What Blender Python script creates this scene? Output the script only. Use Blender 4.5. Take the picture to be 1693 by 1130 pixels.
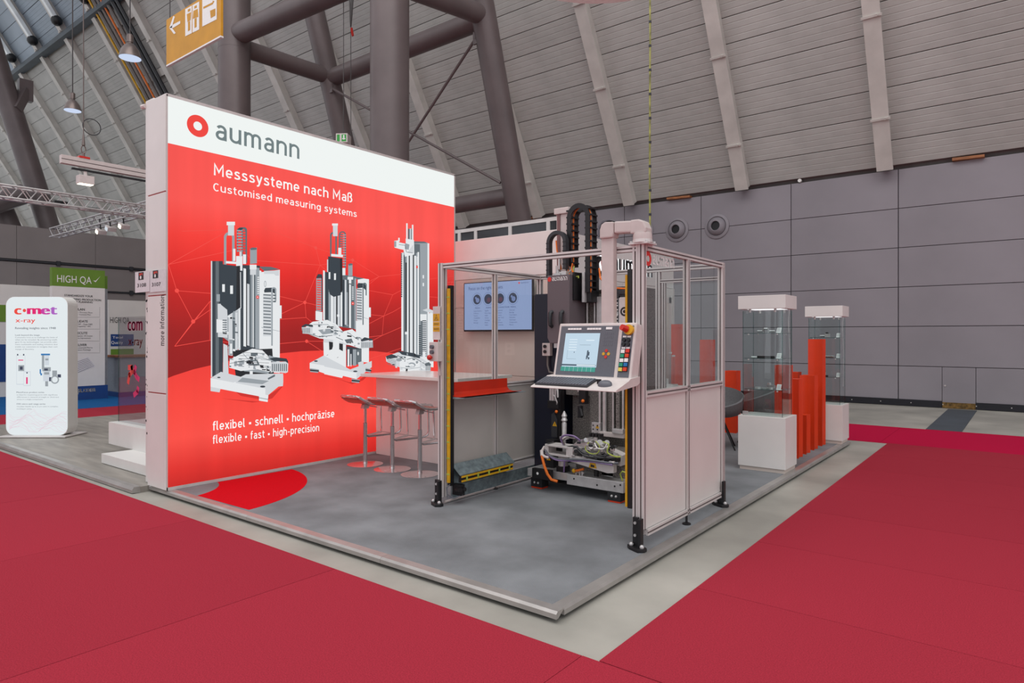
import bpy, bmesh, math, random
from mathutils import Vector, Matrix
random.seed(7)
for o in list(bpy.data.objects): bpy.data.objects.remove(o, do_unlink=True)
SC = bpy.context.scene
COL = SC.collection

# ------------------------------------------------------------------ camera
F, CX, HY, H = 1090.0, 846.5, 556.0, 1.62          # focal length, centre and horizon in pixels of the 1693x1130 frame; eye height
TH = math.radians(38.13)
cam_data = bpy.data.cameras.new('camera'); cam = bpy.data.objects.new('camera', cam_data); COL.objects.link(cam)
cam.location = (0, 0, H); cam.rotation_euler = (math.pi/2, 0, TH)
cam_data.sensor_width = 36; cam_data.lens = 36*F/1693; cam_data.shift_y = -(565-HY)/1693
cam_data.clip_start = 0.05; cam_data.clip_end = 300
SC.camera = cam

# ------------------------------------------------------------------ light
world = bpy.data.worlds.new('world'); SC.world = world; world.use_nodes = True
bg = world.node_tree.nodes['Background']
bg.inputs[0].default_value = (0.93, 0.95, 1.0, 1); bg.inputs[1].default_value = 0.88
def area(name, loc, size, energy, rot=(0, 0, 0), col=(1, 1, 1)):
    d = bpy.data.lights.new(name, 'AREA'); d.shape = 'RECTANGLE'; d.size, d.size_y = size; d.energy = energy; d.color = col
    o = bpy.data.objects.new(name, d); COL.objects.link(o); o.location = loc; o.rotation_euler = rot
    return o
area('hall_ceiling_light', (-2, 1, 17), (26, 14), 2300, col=(1, 0.97, 0.94))
SC.view_settings.view_transform = 'Standard'; SC.view_settings.look = 'None'
SC.view_settings.gamma = 1; SC.view_settings.use_curve_mapping = False
SC.view_settings.exposure = 0.0

# ------------------------------------------------------------------ pixel rays
fw = Vector((-math.sin(TH), math.cos(TH), 0)); rt = Vector((math.cos(TH), math.sin(TH), 0)); EYE = Vector((0, 0, H))
def ray(x, y): return fw + rt*((x-CX)/F) + Vector((0, 0, (HY-y)/F))
def onz(x, y, z=0.06): d = ray(x, y); return EYE + d*((z-H)/d.z)
def onY(x, y, Y): d = ray(x, y); return EYE + d*(Y/d.y)
def onX(x, y, X): d = ray(x, y); return EYE + d*(X/d.x)
PT = 0.06      # platform top

# ------------------------------------------------------------------ materials
def lin(c): c /= 255.0; return c/12.92 if c <= 0.04045 else ((c+0.055)/1.055)**2.4
def rgb(t): return (lin(t[0]), lin(t[1]), lin(t[2]), 1)
MATS = {}
def mat(name, col, rough=0.5, metal=0.0, noise=None, bump=0.0, bscale=40, spec=0.5, stretch=None, rand=0.0, rcol=None):
    m = bpy.data.materials.new(name); m.use_nodes = True; nt = m.node_tree; b = nt.nodes['Principled BSDF']
    b.inputs['Base Color'].default_value = rgb(col); b.inputs['Roughness'].default_value = rough; b.inputs['Metallic'].default_value = metal
    b.inputs['Specular IOR Level'].default_value = spec
    tc = nt.nodes.new('ShaderNodeTexCoord'); src = tc.outputs['Object']
    if stretch:
        mp = nt.nodes.new('ShaderNodeMapping'); mp.inputs['Scale'].default_value = stretch; nt.links.new(src, mp.inputs[0]); src = mp.outputs[0]
    out = None
    if noise:
        n = nt.nodes.new('ShaderNodeTexNoise'); n.inputs['Scale'].default_value = noise[0]; n.inputs['Detail'].default_value = 6
        nt.links.new(src, n.inputs['Vector'])
        r = nt.nodes.new('ShaderNodeValToRGB'); k = noise[1]
        r.color_ramp.elements[0].position = 0.3; r.color_ramp.elements[1].position = 0.7
        c2 = rcol or tuple(max(0, c*(1-k)) for c in col); c1 = tuple(min(255, c*(1+k*0.5)) for c in col)
        r.color_ramp.elements[0].color = rgb(c2); r.color_ramp.elements[1].color = rgb(c1)
        nt.links.new(n.outputs['Fac'], r.inputs[0]); out = r.outputs[0]
    if rand:
        oi = nt.nodes.new('ShaderNodeObjectInfo'); hs = nt.nodes.new('ShaderNodeHueSaturation'); mr = nt.nodes.new('ShaderNodeMapRange')
        mr.inputs[3].default_value = 1-rand; mr.inputs[4].default_value = 1+rand
        nt.links.new(oi.outputs['Random'], mr.inputs[0]); nt.links.new(mr.outputs[0], hs.inputs['Value'])
        if out: nt.links.new(out, hs.inputs['Color'])
        else: hs.inputs['Color'].default_value = rgb(col)
        out = hs.outputs[0]
    if out: nt.links.new(out, b.inputs['Base Color'])
    if bump:
        n2 = nt.nodes.new('ShaderNodeTexNoise'); n2.inputs['Scale'].default_value = bscale; n2.inputs['Detail'].default_value = 4
        nt.links.new(src, n2.inputs['Vector'])
        bp = nt.nodes.new('ShaderNodeBump'); bp.inputs['Strength'].default_value = bump; bp.inputs['Distance'].default_value = 0.01
        nt.links.new(n2.outputs['Fac'], bp.inputs['Height']); nt.links.new(bp.outputs[0], b.inputs['Normal'])
    MATS[name] = m; return m
def emat(name, col, strength=1.0):
    m = bpy.data.materials.new(name); m.use_nodes = True; b = m.node_tree.nodes['Principled BSDF']
    b.inputs['Base Color'].default_value = (0.02, 0.02, 0.02, 1); b.inputs['Roughness'].default_value = 0.6
    b.inputs['Specular IOR Level'].default_value = 0.1
    b.inputs['Emission Color'].default_value = rgb(col); b.inputs['Emission Strength'].default_value = strength
    MATS[name] = m; return m
def glass(name, tint=(0.93, 0.96, 0.955), rough=0.0, refl=1.0):
    m = bpy.data.materials.new(name); m.use_nodes = True; nt = m.node_tree
    for n in list(nt.nodes): nt.nodes.remove(n)
    o = nt.nodes.new('ShaderNodeOutputMaterial'); mx = nt.nodes.new('ShaderNodeMixShader')
    lw = nt.nodes.new('ShaderNodeLayerWeight'); lw.inputs['Blend'].default_value = 0.5
    pw = nt.nodes.new('ShaderNodeMath'); pw.operation = 'POWER'; pw.inputs[1].default_value = 5; nt.links.new(lw.outputs['Facing'], pw.inputs[0])
    ma = nt.nodes.new('ShaderNodeMath'); ma.operation = 'MULTIPLY_ADD'; ma.inputs[1].default_value = 0.9; ma.inputs[2].default_value = 0.035; nt.links.new(pw.outputs[0], ma.inputs[0])
    t = nt.nodes.new('ShaderNodeBsdfTransparent'); t.inputs[0].default_value = (*tint, 1)
    g = nt.nodes.new('ShaderNodeBsdfGlossy'); g.inputs['Roughness'].default_value = rough; g.inputs[0].default_value = (refl, refl, refl, 1)
    nt.links.new(ma.outputs[0], mx.inputs[0]); nt.links.new(t.outputs[0], mx.inputs[1]); nt.links.new(g.outputs[0], mx.inputs[2])
    nt.links.new(mx.outputs[0], o.inputs[0]); MATS[name] = m; return m

mat('concrete', (166, 163, 154), 0.55, noise=(0.9, 0.16), bump=0.12, bscale=25)
mat('concrete_far', (150, 156, 158), 0.5, noise=(0.7, 0.14))
mat('carpet', (170, 48, 64), 0.95, noise=(140, 0.13), bump=0.5, bscale=300, spec=0.1, rand=0.045)
mat('carpet_lit_crimson', (196, 18, 66), 0.95, noise=(140, 0.13), bump=0.5, bscale=300, spec=0.1, rand=0.04)  # red aisle carpet again; the crimson tint paints in the light at the far end
mat('carpet_blue', (30, 92, 150), 0.95, noise=(120, 0.12), bump=0.4, bscale=300, spec=0.1)
mat('carpet_grey', (130, 133, 136), 0.9, noise=(2.2, 0.14), bump=0.4, bscale=260, spec=0.15)
mat('carpet_logo_red', (205, 8, 26), 0.9, noise=(90, 0.06), bump=0.3, bscale=260, spec=0.1)
mat('vinyl', (150, 144, 136), 0.5, noise=(1.3, 0.16), stretch=(1, 6, 1))
mat('alu', (214, 208, 205), 0.36, 0.12, noise=(5, 0.05), stretch=(1, 1, 0.1))
mat('alu_edge', (176, 172, 168), 0.38, 0.5, noise=(5, 0.08))
mat('slot', (116, 106, 104), 0.6)
mat('steel', (206, 203, 202), 0.28, 0.45, noise=(18, 0.06))
mat('chrome', (216, 212, 212), 0.16, 0.8, noise=(10, 0.03))
mat('galvanised', (150, 166, 170), 0.4, 0.55, noise=(22, 0.16))
mat('white', (228, 226, 222), 0.4, noise=(3, 0.02))
mat('white_panel', (222, 219, 214), 0.22, noise=(2, 0.02))
mat('cream_panel', (214, 202, 192), 0.35, noise=(2, 0.03))
mat('milky', (190, 184, 178), 0.16, noise=(1.4, 0.06))
mat('black', (22, 21, 24), 0.45, noise=(30, 0.2))
mat('black_rubber', (30, 30, 33), 0.7, noise=(40, 0.2))
mat('navy', (14, 22, 42), 0.35, noise=(3, 0.1))
mat('dark_cover', (104, 94, 98), 0.42, noise=(160, 0.06), bump=0.15, bscale=400)
mat('granite', (112, 108, 104), 0.3, noise=(110, 0.75), rcol=(24, 23, 23))
mat('plastic_grey', (96, 98, 106), 0.45, noise=(60, 0.03))
mat('plastic_dark', (48, 50, 54), 0.45, noise=(60, 0.1))
mat('beige_plastic', (214, 204, 200), 0.4, noise=(20, 0.03))
mat('pinkish_column', (208, 197, 193), 0.4, noise=(12, 0.03))
mat('orange_cable', (236, 116, 22), 0.45, noise=(20, 0.08))
mat('orange_post', (222, 58, 8), 0.42, noise=(4, 0.04))
mat('orange_tray', (196, 42, 14), 0.4, noise=(5, 0.06))
mat('yellow', (222, 168, 24), 0.45, noise=(20, 0.08))
mat('sign_yellow', (206, 146, 28), 0.5, noise=(3, 0.05))
mat('red_plastic', (206, 40, 26), 0.35, noise=(20, 0.05))
mat('logo_red', (226, 52, 44), 0.4, noise=(20, 0.03))
mat('groove', (128, 92, 92), 0.6, noise=(20, .05)); mat('hood_pink', (212, 40, 104), 0.5, noise=(20, .03)); mat('hood_red', (226, 70, 62), 0.5, noise=(20, .03))
mat('pinstripe_red', (168, 52, 52), 0.5, noise=(20, 0.05))
mat('print_black', (44, 44, 46), 0.6, noise=(20, 0.05))
mat('print_grey', (150, 154, 158), 0.6, noise=(20, 0.05))
mat('print_white', (240, 238, 236), 0.5, noise=(20, 0.02))
mat('paper', (222, 220, 222), 0.6, noise=(30, 0.03))
mat('seat_wood', (150, 84, 74), 0.3, noise=(8, 0.15), stretch=(1, 12, 1))
mat('chair_grey', (112, 112, 114), 0.7, noise=(60, 0.08))
mat('hose_violet', (128, 104, 150), 0.4, noise=(20, 0.1))
mat('hose_green', (176, 190, 80), 0.4, noise=(20, 0.1))
mat('green', (34, 150, 70), 0.4, noise=(20, 0.05)); mat('button_green', (20, 146, 110), 0.35, noise=(20, .04))
mat('button_blue', (20, 110, 176), 0.35, noise=(20, .04)); mat('button_yellow', (224, 206, 90), 0.35, noise=(20, .04))
mat('roof_panel', (180, 178, 174), 0.6, noise=(1.1, 0.07), rand=0.035)
mat('roof_panel_blue', (160, 172, 184), 0.5, noise=(0.4, 0.12), rand=0.05)
mat('roof_back', (120, 115, 112), 0.8, noise=(2, 0.1))
mat('rib', (202, 197, 191), 0.55, noise=(2, 0.06))
mat('sky_reflection_white', (244, 248, 250), 0.4, noise=(2, 0.06))
mat('purlin', (66, 76, 84), 0.5, noise=(2, 0.1))
mat('steelwork', (104, 93, 93), 0.42, 0.1, noise=(1.5, 0.08))
mat('wall_panel', (142, 136, 142), 0.6, noise=(0.8, 0.05), rand=0.018)
mat('wall_panel_left', (138, 130, 128), 0.6, noise=(0.8, 0.05), rand=0.02)
mat('wall_joint', (92, 88, 94), 0.8, noise=(2, 0.1))
mat('baseboard', (18, 18, 28), 0.5, noise=(10, 0.2))
mat('brass', (120, 92, 48), 0.45, 0.4, noise=(14, 0.5))
mat('wood', (156, 98, 58), 0.6, noise=(6, 0.3), stretch=(1, 8, 8))
mat('dark_glass', (56, 58, 62), 0.12, noise=(1, 0.2))
mat('lamp_metal', (120, 108, 104), 0.35, 0.5, noise=(6, 0.1))
mat('highqa_green', (104, 142, 44), 0.5, noise=(4, 0.03)); mat('highqa_blue', (24, 66, 128), 0.5, noise=(4, 0.05))
mat('cable_green', (150, 150, 84), 0.6, noise=(14, 0.5), stretch=(1, 1, 0.4))
mat('wire', (70, 66, 66), 0.5, noise=(4, .1))
mat('brown_grey', (120, 112, 108), 0.5, noise=(4, .06))
for n, c in dict(light_white=(238, 243, 241), print_lt=(228, 231, 233), print_l=(206, 210, 214), print_m=(150, 158, 164), print_d=(96, 106, 112), print_dd=(52, 62, 70), print_k=(34, 38, 42),
                 logo_em=(236, 66, 58), text_grey=(112, 126, 128), text_white=(246, 246, 244), net=(250, 92, 82), shade_red=(206, 48, 42), net_line=(240, 76, 68)).items(): emat(n, c)
emat('tower_white', (232, 240, 243), 0.92); emat('cool_lens', (200, 214, 240), 1.0); emat('warm_lamp', (255, 246, 226), 2.2)
emat('screen_blue', (150, 166, 208), 0.95); emat('screen_text', (62, 74, 118)); emat('screen_dark', (58, 66, 86)); emat('screen_rose', (98, 70, 86)); emat('screen_line', (120, 134, 178))
emat('hmi_screen', (190, 212, 228)); emat('hmi_line', (226, 240, 248)); emat('hmi_green', (62, 150, 136)); emat('hmi_dark', (74, 90, 104))
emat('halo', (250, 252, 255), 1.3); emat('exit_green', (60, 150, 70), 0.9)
emat('c_red', (232, 74, 62)); emat('c_pink', (222, 36, 112)); emat('c_magenta', (196, 62, 160)); emat('c_violet', (170, 96, 190))
emat('tower_text', (120, 126, 134)); emat('tower_light', (204, 212, 220)); emat('tower_blue', (40, 116, 178)); emat('tower_rose', (226, 190, 206))
glass('glass'); glass('glass_case', (0.925, 0.965, 0.960)); glass('glass_edge', (0.55, 0.70, 0.68)); glass('acrylic', (0.90, 0.90, 0.91))

def red_print():
    m = bpy.data.materials.new('red_print'); m.use_nodes = True; nt = m.node_tree; b = nt.nodes['Principled BSDF']
    b.inputs['Base Color'].default_value = (0.02, 0.02, 0.02, 1); b.inputs['Roughness'].default_value = 0.6; b.inputs['Specular IOR Level'].default_value = 0.1
    tc = nt.nodes.new('ShaderNodeTexCoord'); sp = nt.nodes.new('ShaderNodeSeparateXYZ'); nt.links.new(tc.outputs['Object'], sp.inputs[0])
    mr = nt.nodes.new('ShaderNodeMapRange'); mr.inputs[1].default_value = 0.0; mr.inputs[2].default_value = 4.0; nt.links.new(sp.outputs['Z'], mr.inputs[0])
    r = nt.nodes.new('ShaderNodeValToRGB'); e = r.color_ramp.elements
    stops = [(0.0, (150, 22, 22)), (0.30, (148, 22, 22)), (0.40, (156, 24, 23)), (0.49, (188, 30, 27)), (0.57, (222, 38, 33)), (0.65, (242, 58, 50)), (0.74, (249, 84, 78)), (1.0, (246, 80, 74))]
    while len(e) < len(stops): e.new(0.5)
    for el, (p, c) in zip(e, stops): el.position = p; el.color = rgb(c)
    nt.links.new(mr.outputs[0], r.inputs[0])
    # soft vertical bands of the tubes behind the fabric
    mp = nt.nodes.new('ShaderNodeMapping'); mp.inputs['Scale'].default_value = (0, 2.6, 0.22); nt.links.new(tc.outputs['Object'], mp.inputs[0])
    n = nt.nodes.new('ShaderNodeTexNoise'); n.inputs['Scale'].default_value = 1.6; nt.links.new(mp.outputs[0], n.inputs['Vector'])
    m2 = nt.nodes.new('ShaderNodeMapRange'); m2.inputs[1].default_value = 0.3; m2.inputs[2].default_value = 0.7; m2.inputs[3].default_value = 0.95; m2.inputs[4].default_value = 1.06
    nt.links.new(n.outputs['Fac'], m2.inputs[0]); nt.links.new(m2.outputs[0], b.inputs['Emission Strength']); nt.links.new(r.outputs[0], b.inputs['Emission Color'])
    MATS['red_print'] = m
    m = m.copy(); m.name = 'red_print_floor'
    r = [x for x in m.node_tree.nodes if x.type == 'VALTORGB'][0]; e = r.color_ramp.elements
    st = [(0.0, (196, 32, 28)), (0.05, (222, 46, 40)), (0.13, (250, 78, 68)), (0.22, (248, 70, 60)), (0.30, (240, 62, 54)), (0.36, (238, 60, 52)), (0.4, (238, 60, 52)), (1, (238, 60, 52))]
    for el, (p, c) in zip(e, st): el.position = p; el.color = rgb(c)
    MATS['red_print_floor'] = m
red_print()

# ------------------------------------------------------------------ mesh builder
class MB:
    def __init__(s): s.v = []; s.f = []; s.m = []
    def add(s, vs, fs, m=0):
        b = len(s.v); s.v += [tuple(v) for v in vs]; s.f += [tuple(b+i for i in f) for f in fs]; s.m += [m]*len(fs); return s
    def box(s, x0, x1, y0, y1, z0, z1, m=0):
        return s.add([(x0,y0,z0),(x1,y0,z0),(x1,y1,z0),(x0,y1,z0),(x0,y0,z1),(x1,y0,z1),(x1,y1,z1),(x0,y1,z1)],
                     [(0,3,2,1),(4,5,6,7),(0,1,5,4),(1,2,6,5),(2,3,7,6),(3,0,4,7)], m)
    def obox(s, c, sx, sy, sz, R=None, m=0):
        c = Vector(c); R = R or Matrix.Identity(3); vs = []
        for z in (-sz/2, sz/2):
            for x, y in ((-sx/2,-sy/2),(sx/2,-sy/2),(sx/2,sy/2),(-sx/2,sy/2)): vs.append(c + R @ Vector((x, y, z)))
        return s.add(vs, [(0,3,2,1),(4,5,6,7),(0,1,5,4),(1,2,6,5),(2,3,7,6),(3,0,4,7)], m)
    def bar(s, p0, p1, w, h, m=0, up=(0, 0, 1)):
        p0, p1 = Vector(p0), Vector(p1); d = p1-p0; L = d.length; d.normalize(); up = Vector(up)
        if abs(d.dot(up)) > 0.99: up = Vector((0, 1, 0))
        a = d.cross(up).normalized(); b = a.cross(d).normalized(); R = Matrix((a, d, b)).transposed()
        return s.obox((p0+p1)/2, w, L, h, R, m)
    def cyl(s, p0, p1, r, n=14, r1=None, m=0):
        p0, p1 = Vector(p0), Vector(p1); d = (p1-p0).normalized(); r1 = r if r1 is None else r1
        a = d.orthogonal().normalized(); b = d.cross(a); vs = []
        for p, q in ((p0, r), (p1, r1)):
            for i in range(n): t = 2*math.pi*i/n; vs.append(p + (a*math.cos(t)+b*math.sin(t))*q)
        fs = [(i, (i+1) % n, n+(i+1) % n, n+i) for i in range(n)] + [tuple(reversed(range(n))), tuple(range(n, 2*n))]
        return s.add(vs, fs, m)
    def tube(s, pts, r, n=8, m=0, closed=False):
        pts = [Vector(p) for p in pts]; N = len(pts); vs = []; a = None
        for i, p in enumerate(pts):
            d = ((pts[(i+1) % N] if closed or i < N-1 else p) - (pts[i-1] if closed or i > 0 else p)).normalized()
            a = d.orthogonal().normalized() if a is None else (a - d*a.dot(d)).normalized()
            b = d.cross(a); rr = r[i] if isinstance(r, (list, tuple)) else r
            for k in range(n): t = 2*math.pi*k/n; vs.append(p + (a*math.cos(t)+b*math.sin(t))*rr)
        fs = []
        for i in range(N if closed else N-1):
            j = (i+1) % N
            for k in range(n): fs.append((i*n+k, i*n+(k+1) % n, j*n+(k+1) % n, j*n+k))
        if not closed: fs += [tuple(reversed(range(n))), tuple(range((N-1)*n, N*n))]
        return s.add(vs, fs, m)
    def strip(s, pts, w, t, up, m=0, closed=False):          # rectangular section swept along pts; w is across 'up'
        pts = [Vector(p) for p in pts]; N = len(pts); up = Vector(up).normalized(); vs = []
        for i, p in enumerate(pts):
            d = ((pts[(i+1) % N] if closed or i < N-1 else p) - (pts[i-1] if closed or i > 0 else p)).normalized()
            nrm = d.cross(up).normalized()
            for a, b in ((-1,-1),(1,-1),(1,1),(-1,1)): vs.append(p + up*(a*w/2) + nrm*(b*t/2))
        fs = []
        for i in range(N if closed else N-1):
            j = (i+1) % N
            for k in range(4): fs.append((i*4+k, i*4+(k+1) % 4, j*4+(k+1) % 4, j*4+k))
        if not closed: fs += [(3,2,1,0), tuple((N-1)*4+k for k in range(4))]
        return s.add(vs, fs, m)
    def prism(s, pts, axis, a0, a1, m=0):
        n = len(pts); vs = []
        for a in (a0, a1):
            for p in pts:
                vs.append((a, p[0], p[1]) if axis == 'x' else (p[0], a, p[1]) if axis == 'y' else (p[0], p[1], a))
        return s.add(vs, [tuple(reversed(range(n))), tuple(range(n, 2*n))] + [(i, (i+1) % n, n+(i+1) % n, n+i) for i in range(n)], m)
    def lathe(s, prof, c, n=24, R=None, m=0):
        c = Vector(c); R = R or Matrix.Identity(3); vs = []; K = len(prof)
        for r, z in prof:
            for i in range(n): t = 2*math.pi*i/n; vs.append(c + R @ Vector((r*math.cos(t), r*math.sin(t), z)))
        fs = [(k*n+i, k*n+(i+1) % n, (k+1)*n+(i+1) % n, (k+1)*n+i) for k in range(K-1) for i in range(n)]
        fs += [tuple(reversed(range(n))), tuple(range((K-1)*n, K*n))]
        return s.add(vs, fs, m)
    def sphere(s, c, r, n=12, k=8, m=0, sc=(1, 1, 1)):
        c = Vector(c); vs = []
        prof = [(math.sin(math.pi*i/k), -math.cos(math.pi*i/k)) for i in range(1, k)]
        for q, z in prof:
            for i in range(n): t = 2*math.pi*i/n; vs.append((c.x+r*sc[0]*q*math.cos(t), c.y+r*sc[1]*q*math.sin(t), c.z+r*sc[2]*z))
        fs = [(a*n+i, a*n+(i+1) % n, (a+1)*n+(i+1) % n, (a+1)*n+i) for a in range(k-2) for i in range(n)]
        fs += [tuple(reversed(range(n))), tuple(range((k-2)*n, (k-1)*n))]
        return s.add(vs, fs, m)
    def poly(s, pts, m=0): return s.add(pts, [tuple(range(len(pts)))], m)
    def build(s, name, mats, parent=None, smooth=False, bevel=0, local=False, norm=True):
        me = bpy.data.meshes.new(name)
        off = Vector((0, 0, 0)) if (local or parent is None) else wpos(parent)
        me.from_pydata([(v[0]-off.x, v[1]-off.y, v[2]-off.z) for v in s.v], [], s.f)
        for q in ([mats] if isinstance(mats, str) else mats): me.materials.append(MATS[q])
        for p, k in zip(me.polygons, s.m): p.material_index = k
        if norm or bevel:
            bm = bmesh.new(); bm.from_mesh(me)
            if norm: bmesh.ops.recalc_face_normals(bm, faces=bm.faces)
            if bevel:
                es = [e for e in bm.edges if len(e.link_faces) == 2 and e.calc_face_angle(0) > 0.6]
                bmesh.ops.bevel(bm, geom=es, offset=bevel, segments=2, affect='EDGES', profile=0.6)
            bm.to_mesh(me); bm.free()
        if smooth:
            for p in me.polygons: p.use_smooth = True
            me.set_sharp_from_angle(angle=math.radians(38))
        o = bpy.data.objects.new(name, me); COL.objects.link(o)
        if parent is not None: o.parent = parent
        return o
def wpos(o):
    p = Vector((0, 0, 0))
    while o is not None: p = p + Vector(o.location); o = o.parent
    return p
def tag(o, label=None, cat=None, group=None, kind=None):
    if label: o['label'] = label
    if cat: o['category'] = cat
    if group: o['group'] = group
    if kind: o['kind'] = kind
    return o
def thing(name, label, cat, loc=(0, 0, 0), rz=0, group=None):
    o = bpy.data.objects.new(name, None); COL.objects.link(o); o.location = loc; o.rotation_euler = (0, 0, rz); o.empty_display_size = 0.1
    return tag(o, label, cat, group)
def dup(o, parent=None):
    c = o.copy(); COL.objects.link(c); c.parent = parent
    for ch in list(o.children): dup(ch, c)
    return c
def place(proto, first, loc, rz, label):
    o = proto if first else dup(proto); o.location = loc; o.rotation_euler = (0, 0, rz); o['label'] = label; return o
def inst(name, me, parent, loc=(0, 0, 0), rot=(0, 0, 0), local=True):
    o = bpy.data.objects.new(name, me); COL.objects.link(o); o.parent = parent
    o.location = loc; o.rotation_euler = rot; return o

def slotbar(b, axis, p0, p1, w, h=None, m=0, ms=1):
    """aluminium T-slot profile along an axis, with a groove in each face; p0/p1 centre-line ends; w, h section"""
    h = h or w; p0, p1 = Vector(p0), Vector(p1); g = 0.006; d = 0.005
    a, c = w/2, h/2
    sec = [(-a,-c),(-g,-c),(-g,-c+d),(g,-c+d),(g,-c),(a,-c),(a,-g),(a-d,-g),(a-d,g),(a,g),(a,c),(g,c),(g,c-d),(-g,c-d),(-g,c),(-a,c),(-a,g),(-a+d,g),(-a+d,-g),(-a,-g)]
    n = len(sec); vs = []
    for p in (p0, p1):
        for u, v in sec:
            vs.append(p + (Vector((0, u, v)) if axis == 'x' else Vector((u, 0, v)) if axis == 'y' else Vector((u, v, 0))))
    for i in range(n):
        dark = i in (1, 2, 3, 6, 7, 8, 11, 12, 13, 16, 17, 18)
        b.add([vs[i], vs[(i+1) % n], vs[n+(i+1) % n], vs[n+i]], [(0, 1, 2, 3)], ms if dark else m)
    b.add(vs, [tuple(range(n)), tuple(reversed(range(n, 2*n)))], m)
    return b

# ------------------------------------------------------------------ lettering
TXT = {}
def text_mesh(s):
    k = s
    if k in TXT: return TXT[k]
    cu = bpy.data.curves.new('t', 'FONT'); cu.body = s; cu.size = 1; cu.resolution_u = 3
    ob = bpy.data.objects.new('t', cu); COL.objects.link(ob); dg = bpy.context.evaluated_depsgraph_get()
    me = ob.evaluated_get(dg).to_mesh(); vs = [tuple(v.co) for v in me.vertices]; fs = [tuple(p.vertices) for p in me.polygons]
    bpy.data.objects.remove(ob); bpy.data.curves.remove(cu)
    x0 = min(v[0] for v in vs); x1 = max(v[0] for v in vs)
    TXT[k] = ([((v[0]-x0), v[1]) for v in vs], fs, x1-x0); return TXT[k]
CAP = 0.73
def add_text(b, s, org, u, v, width, cap, m=0, bold=0.0, center=False):
    """letters laid on the plane through org spanned by unit vectors u (reading direction) and v (up)"""
    vs, fs, w = text_mesh(s); sx = width/w if width else cap/CAP; sy = cap/CAP if cap else sx
    org, u, v = Vector(org), Vector(u), Vector(v)
    if center: org = org - u*(w*sx/2)
    for k in ((0,) if bold <= 0 else (-bold, 0, bold)):       # heavier weights are the outline laid three times, slightly spread
        b.add([org + u*((x+k)*sx) + v*(y*sy) for x, y in vs], fs, m)
    return w*sx
def ring(b, c, u, v, r0, r1, m=0, n=32):
    c, u, v = Vector(c), Vector(u), Vector(v); vs = []
    for r in (r0, r1):
        for i in range(n): t = 2*math.pi*i/n; vs.append(c+u*(r*math.cos(t))+v*(r*math.sin(t)))
    b.add(vs, [(i, (i+1) % n, n+(i+1) % n, n+i) for i in range(n)], m)
def disc(b, c, u, v, r, m=0, n=24, ru=None):
    c, u, v = Vector(c), Vector(u), Vector(v)
    b.poly([c+u*((ru or r)*math.cos(2*math.pi*i/n))+v*(r*math.sin(2*math.pi*i/n)) for i in range(n)], m)
UX, UY, UZ = Vector((1, 0, 0)), Vector((0, 1, 0)), Vector((0, 0, 1))
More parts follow.
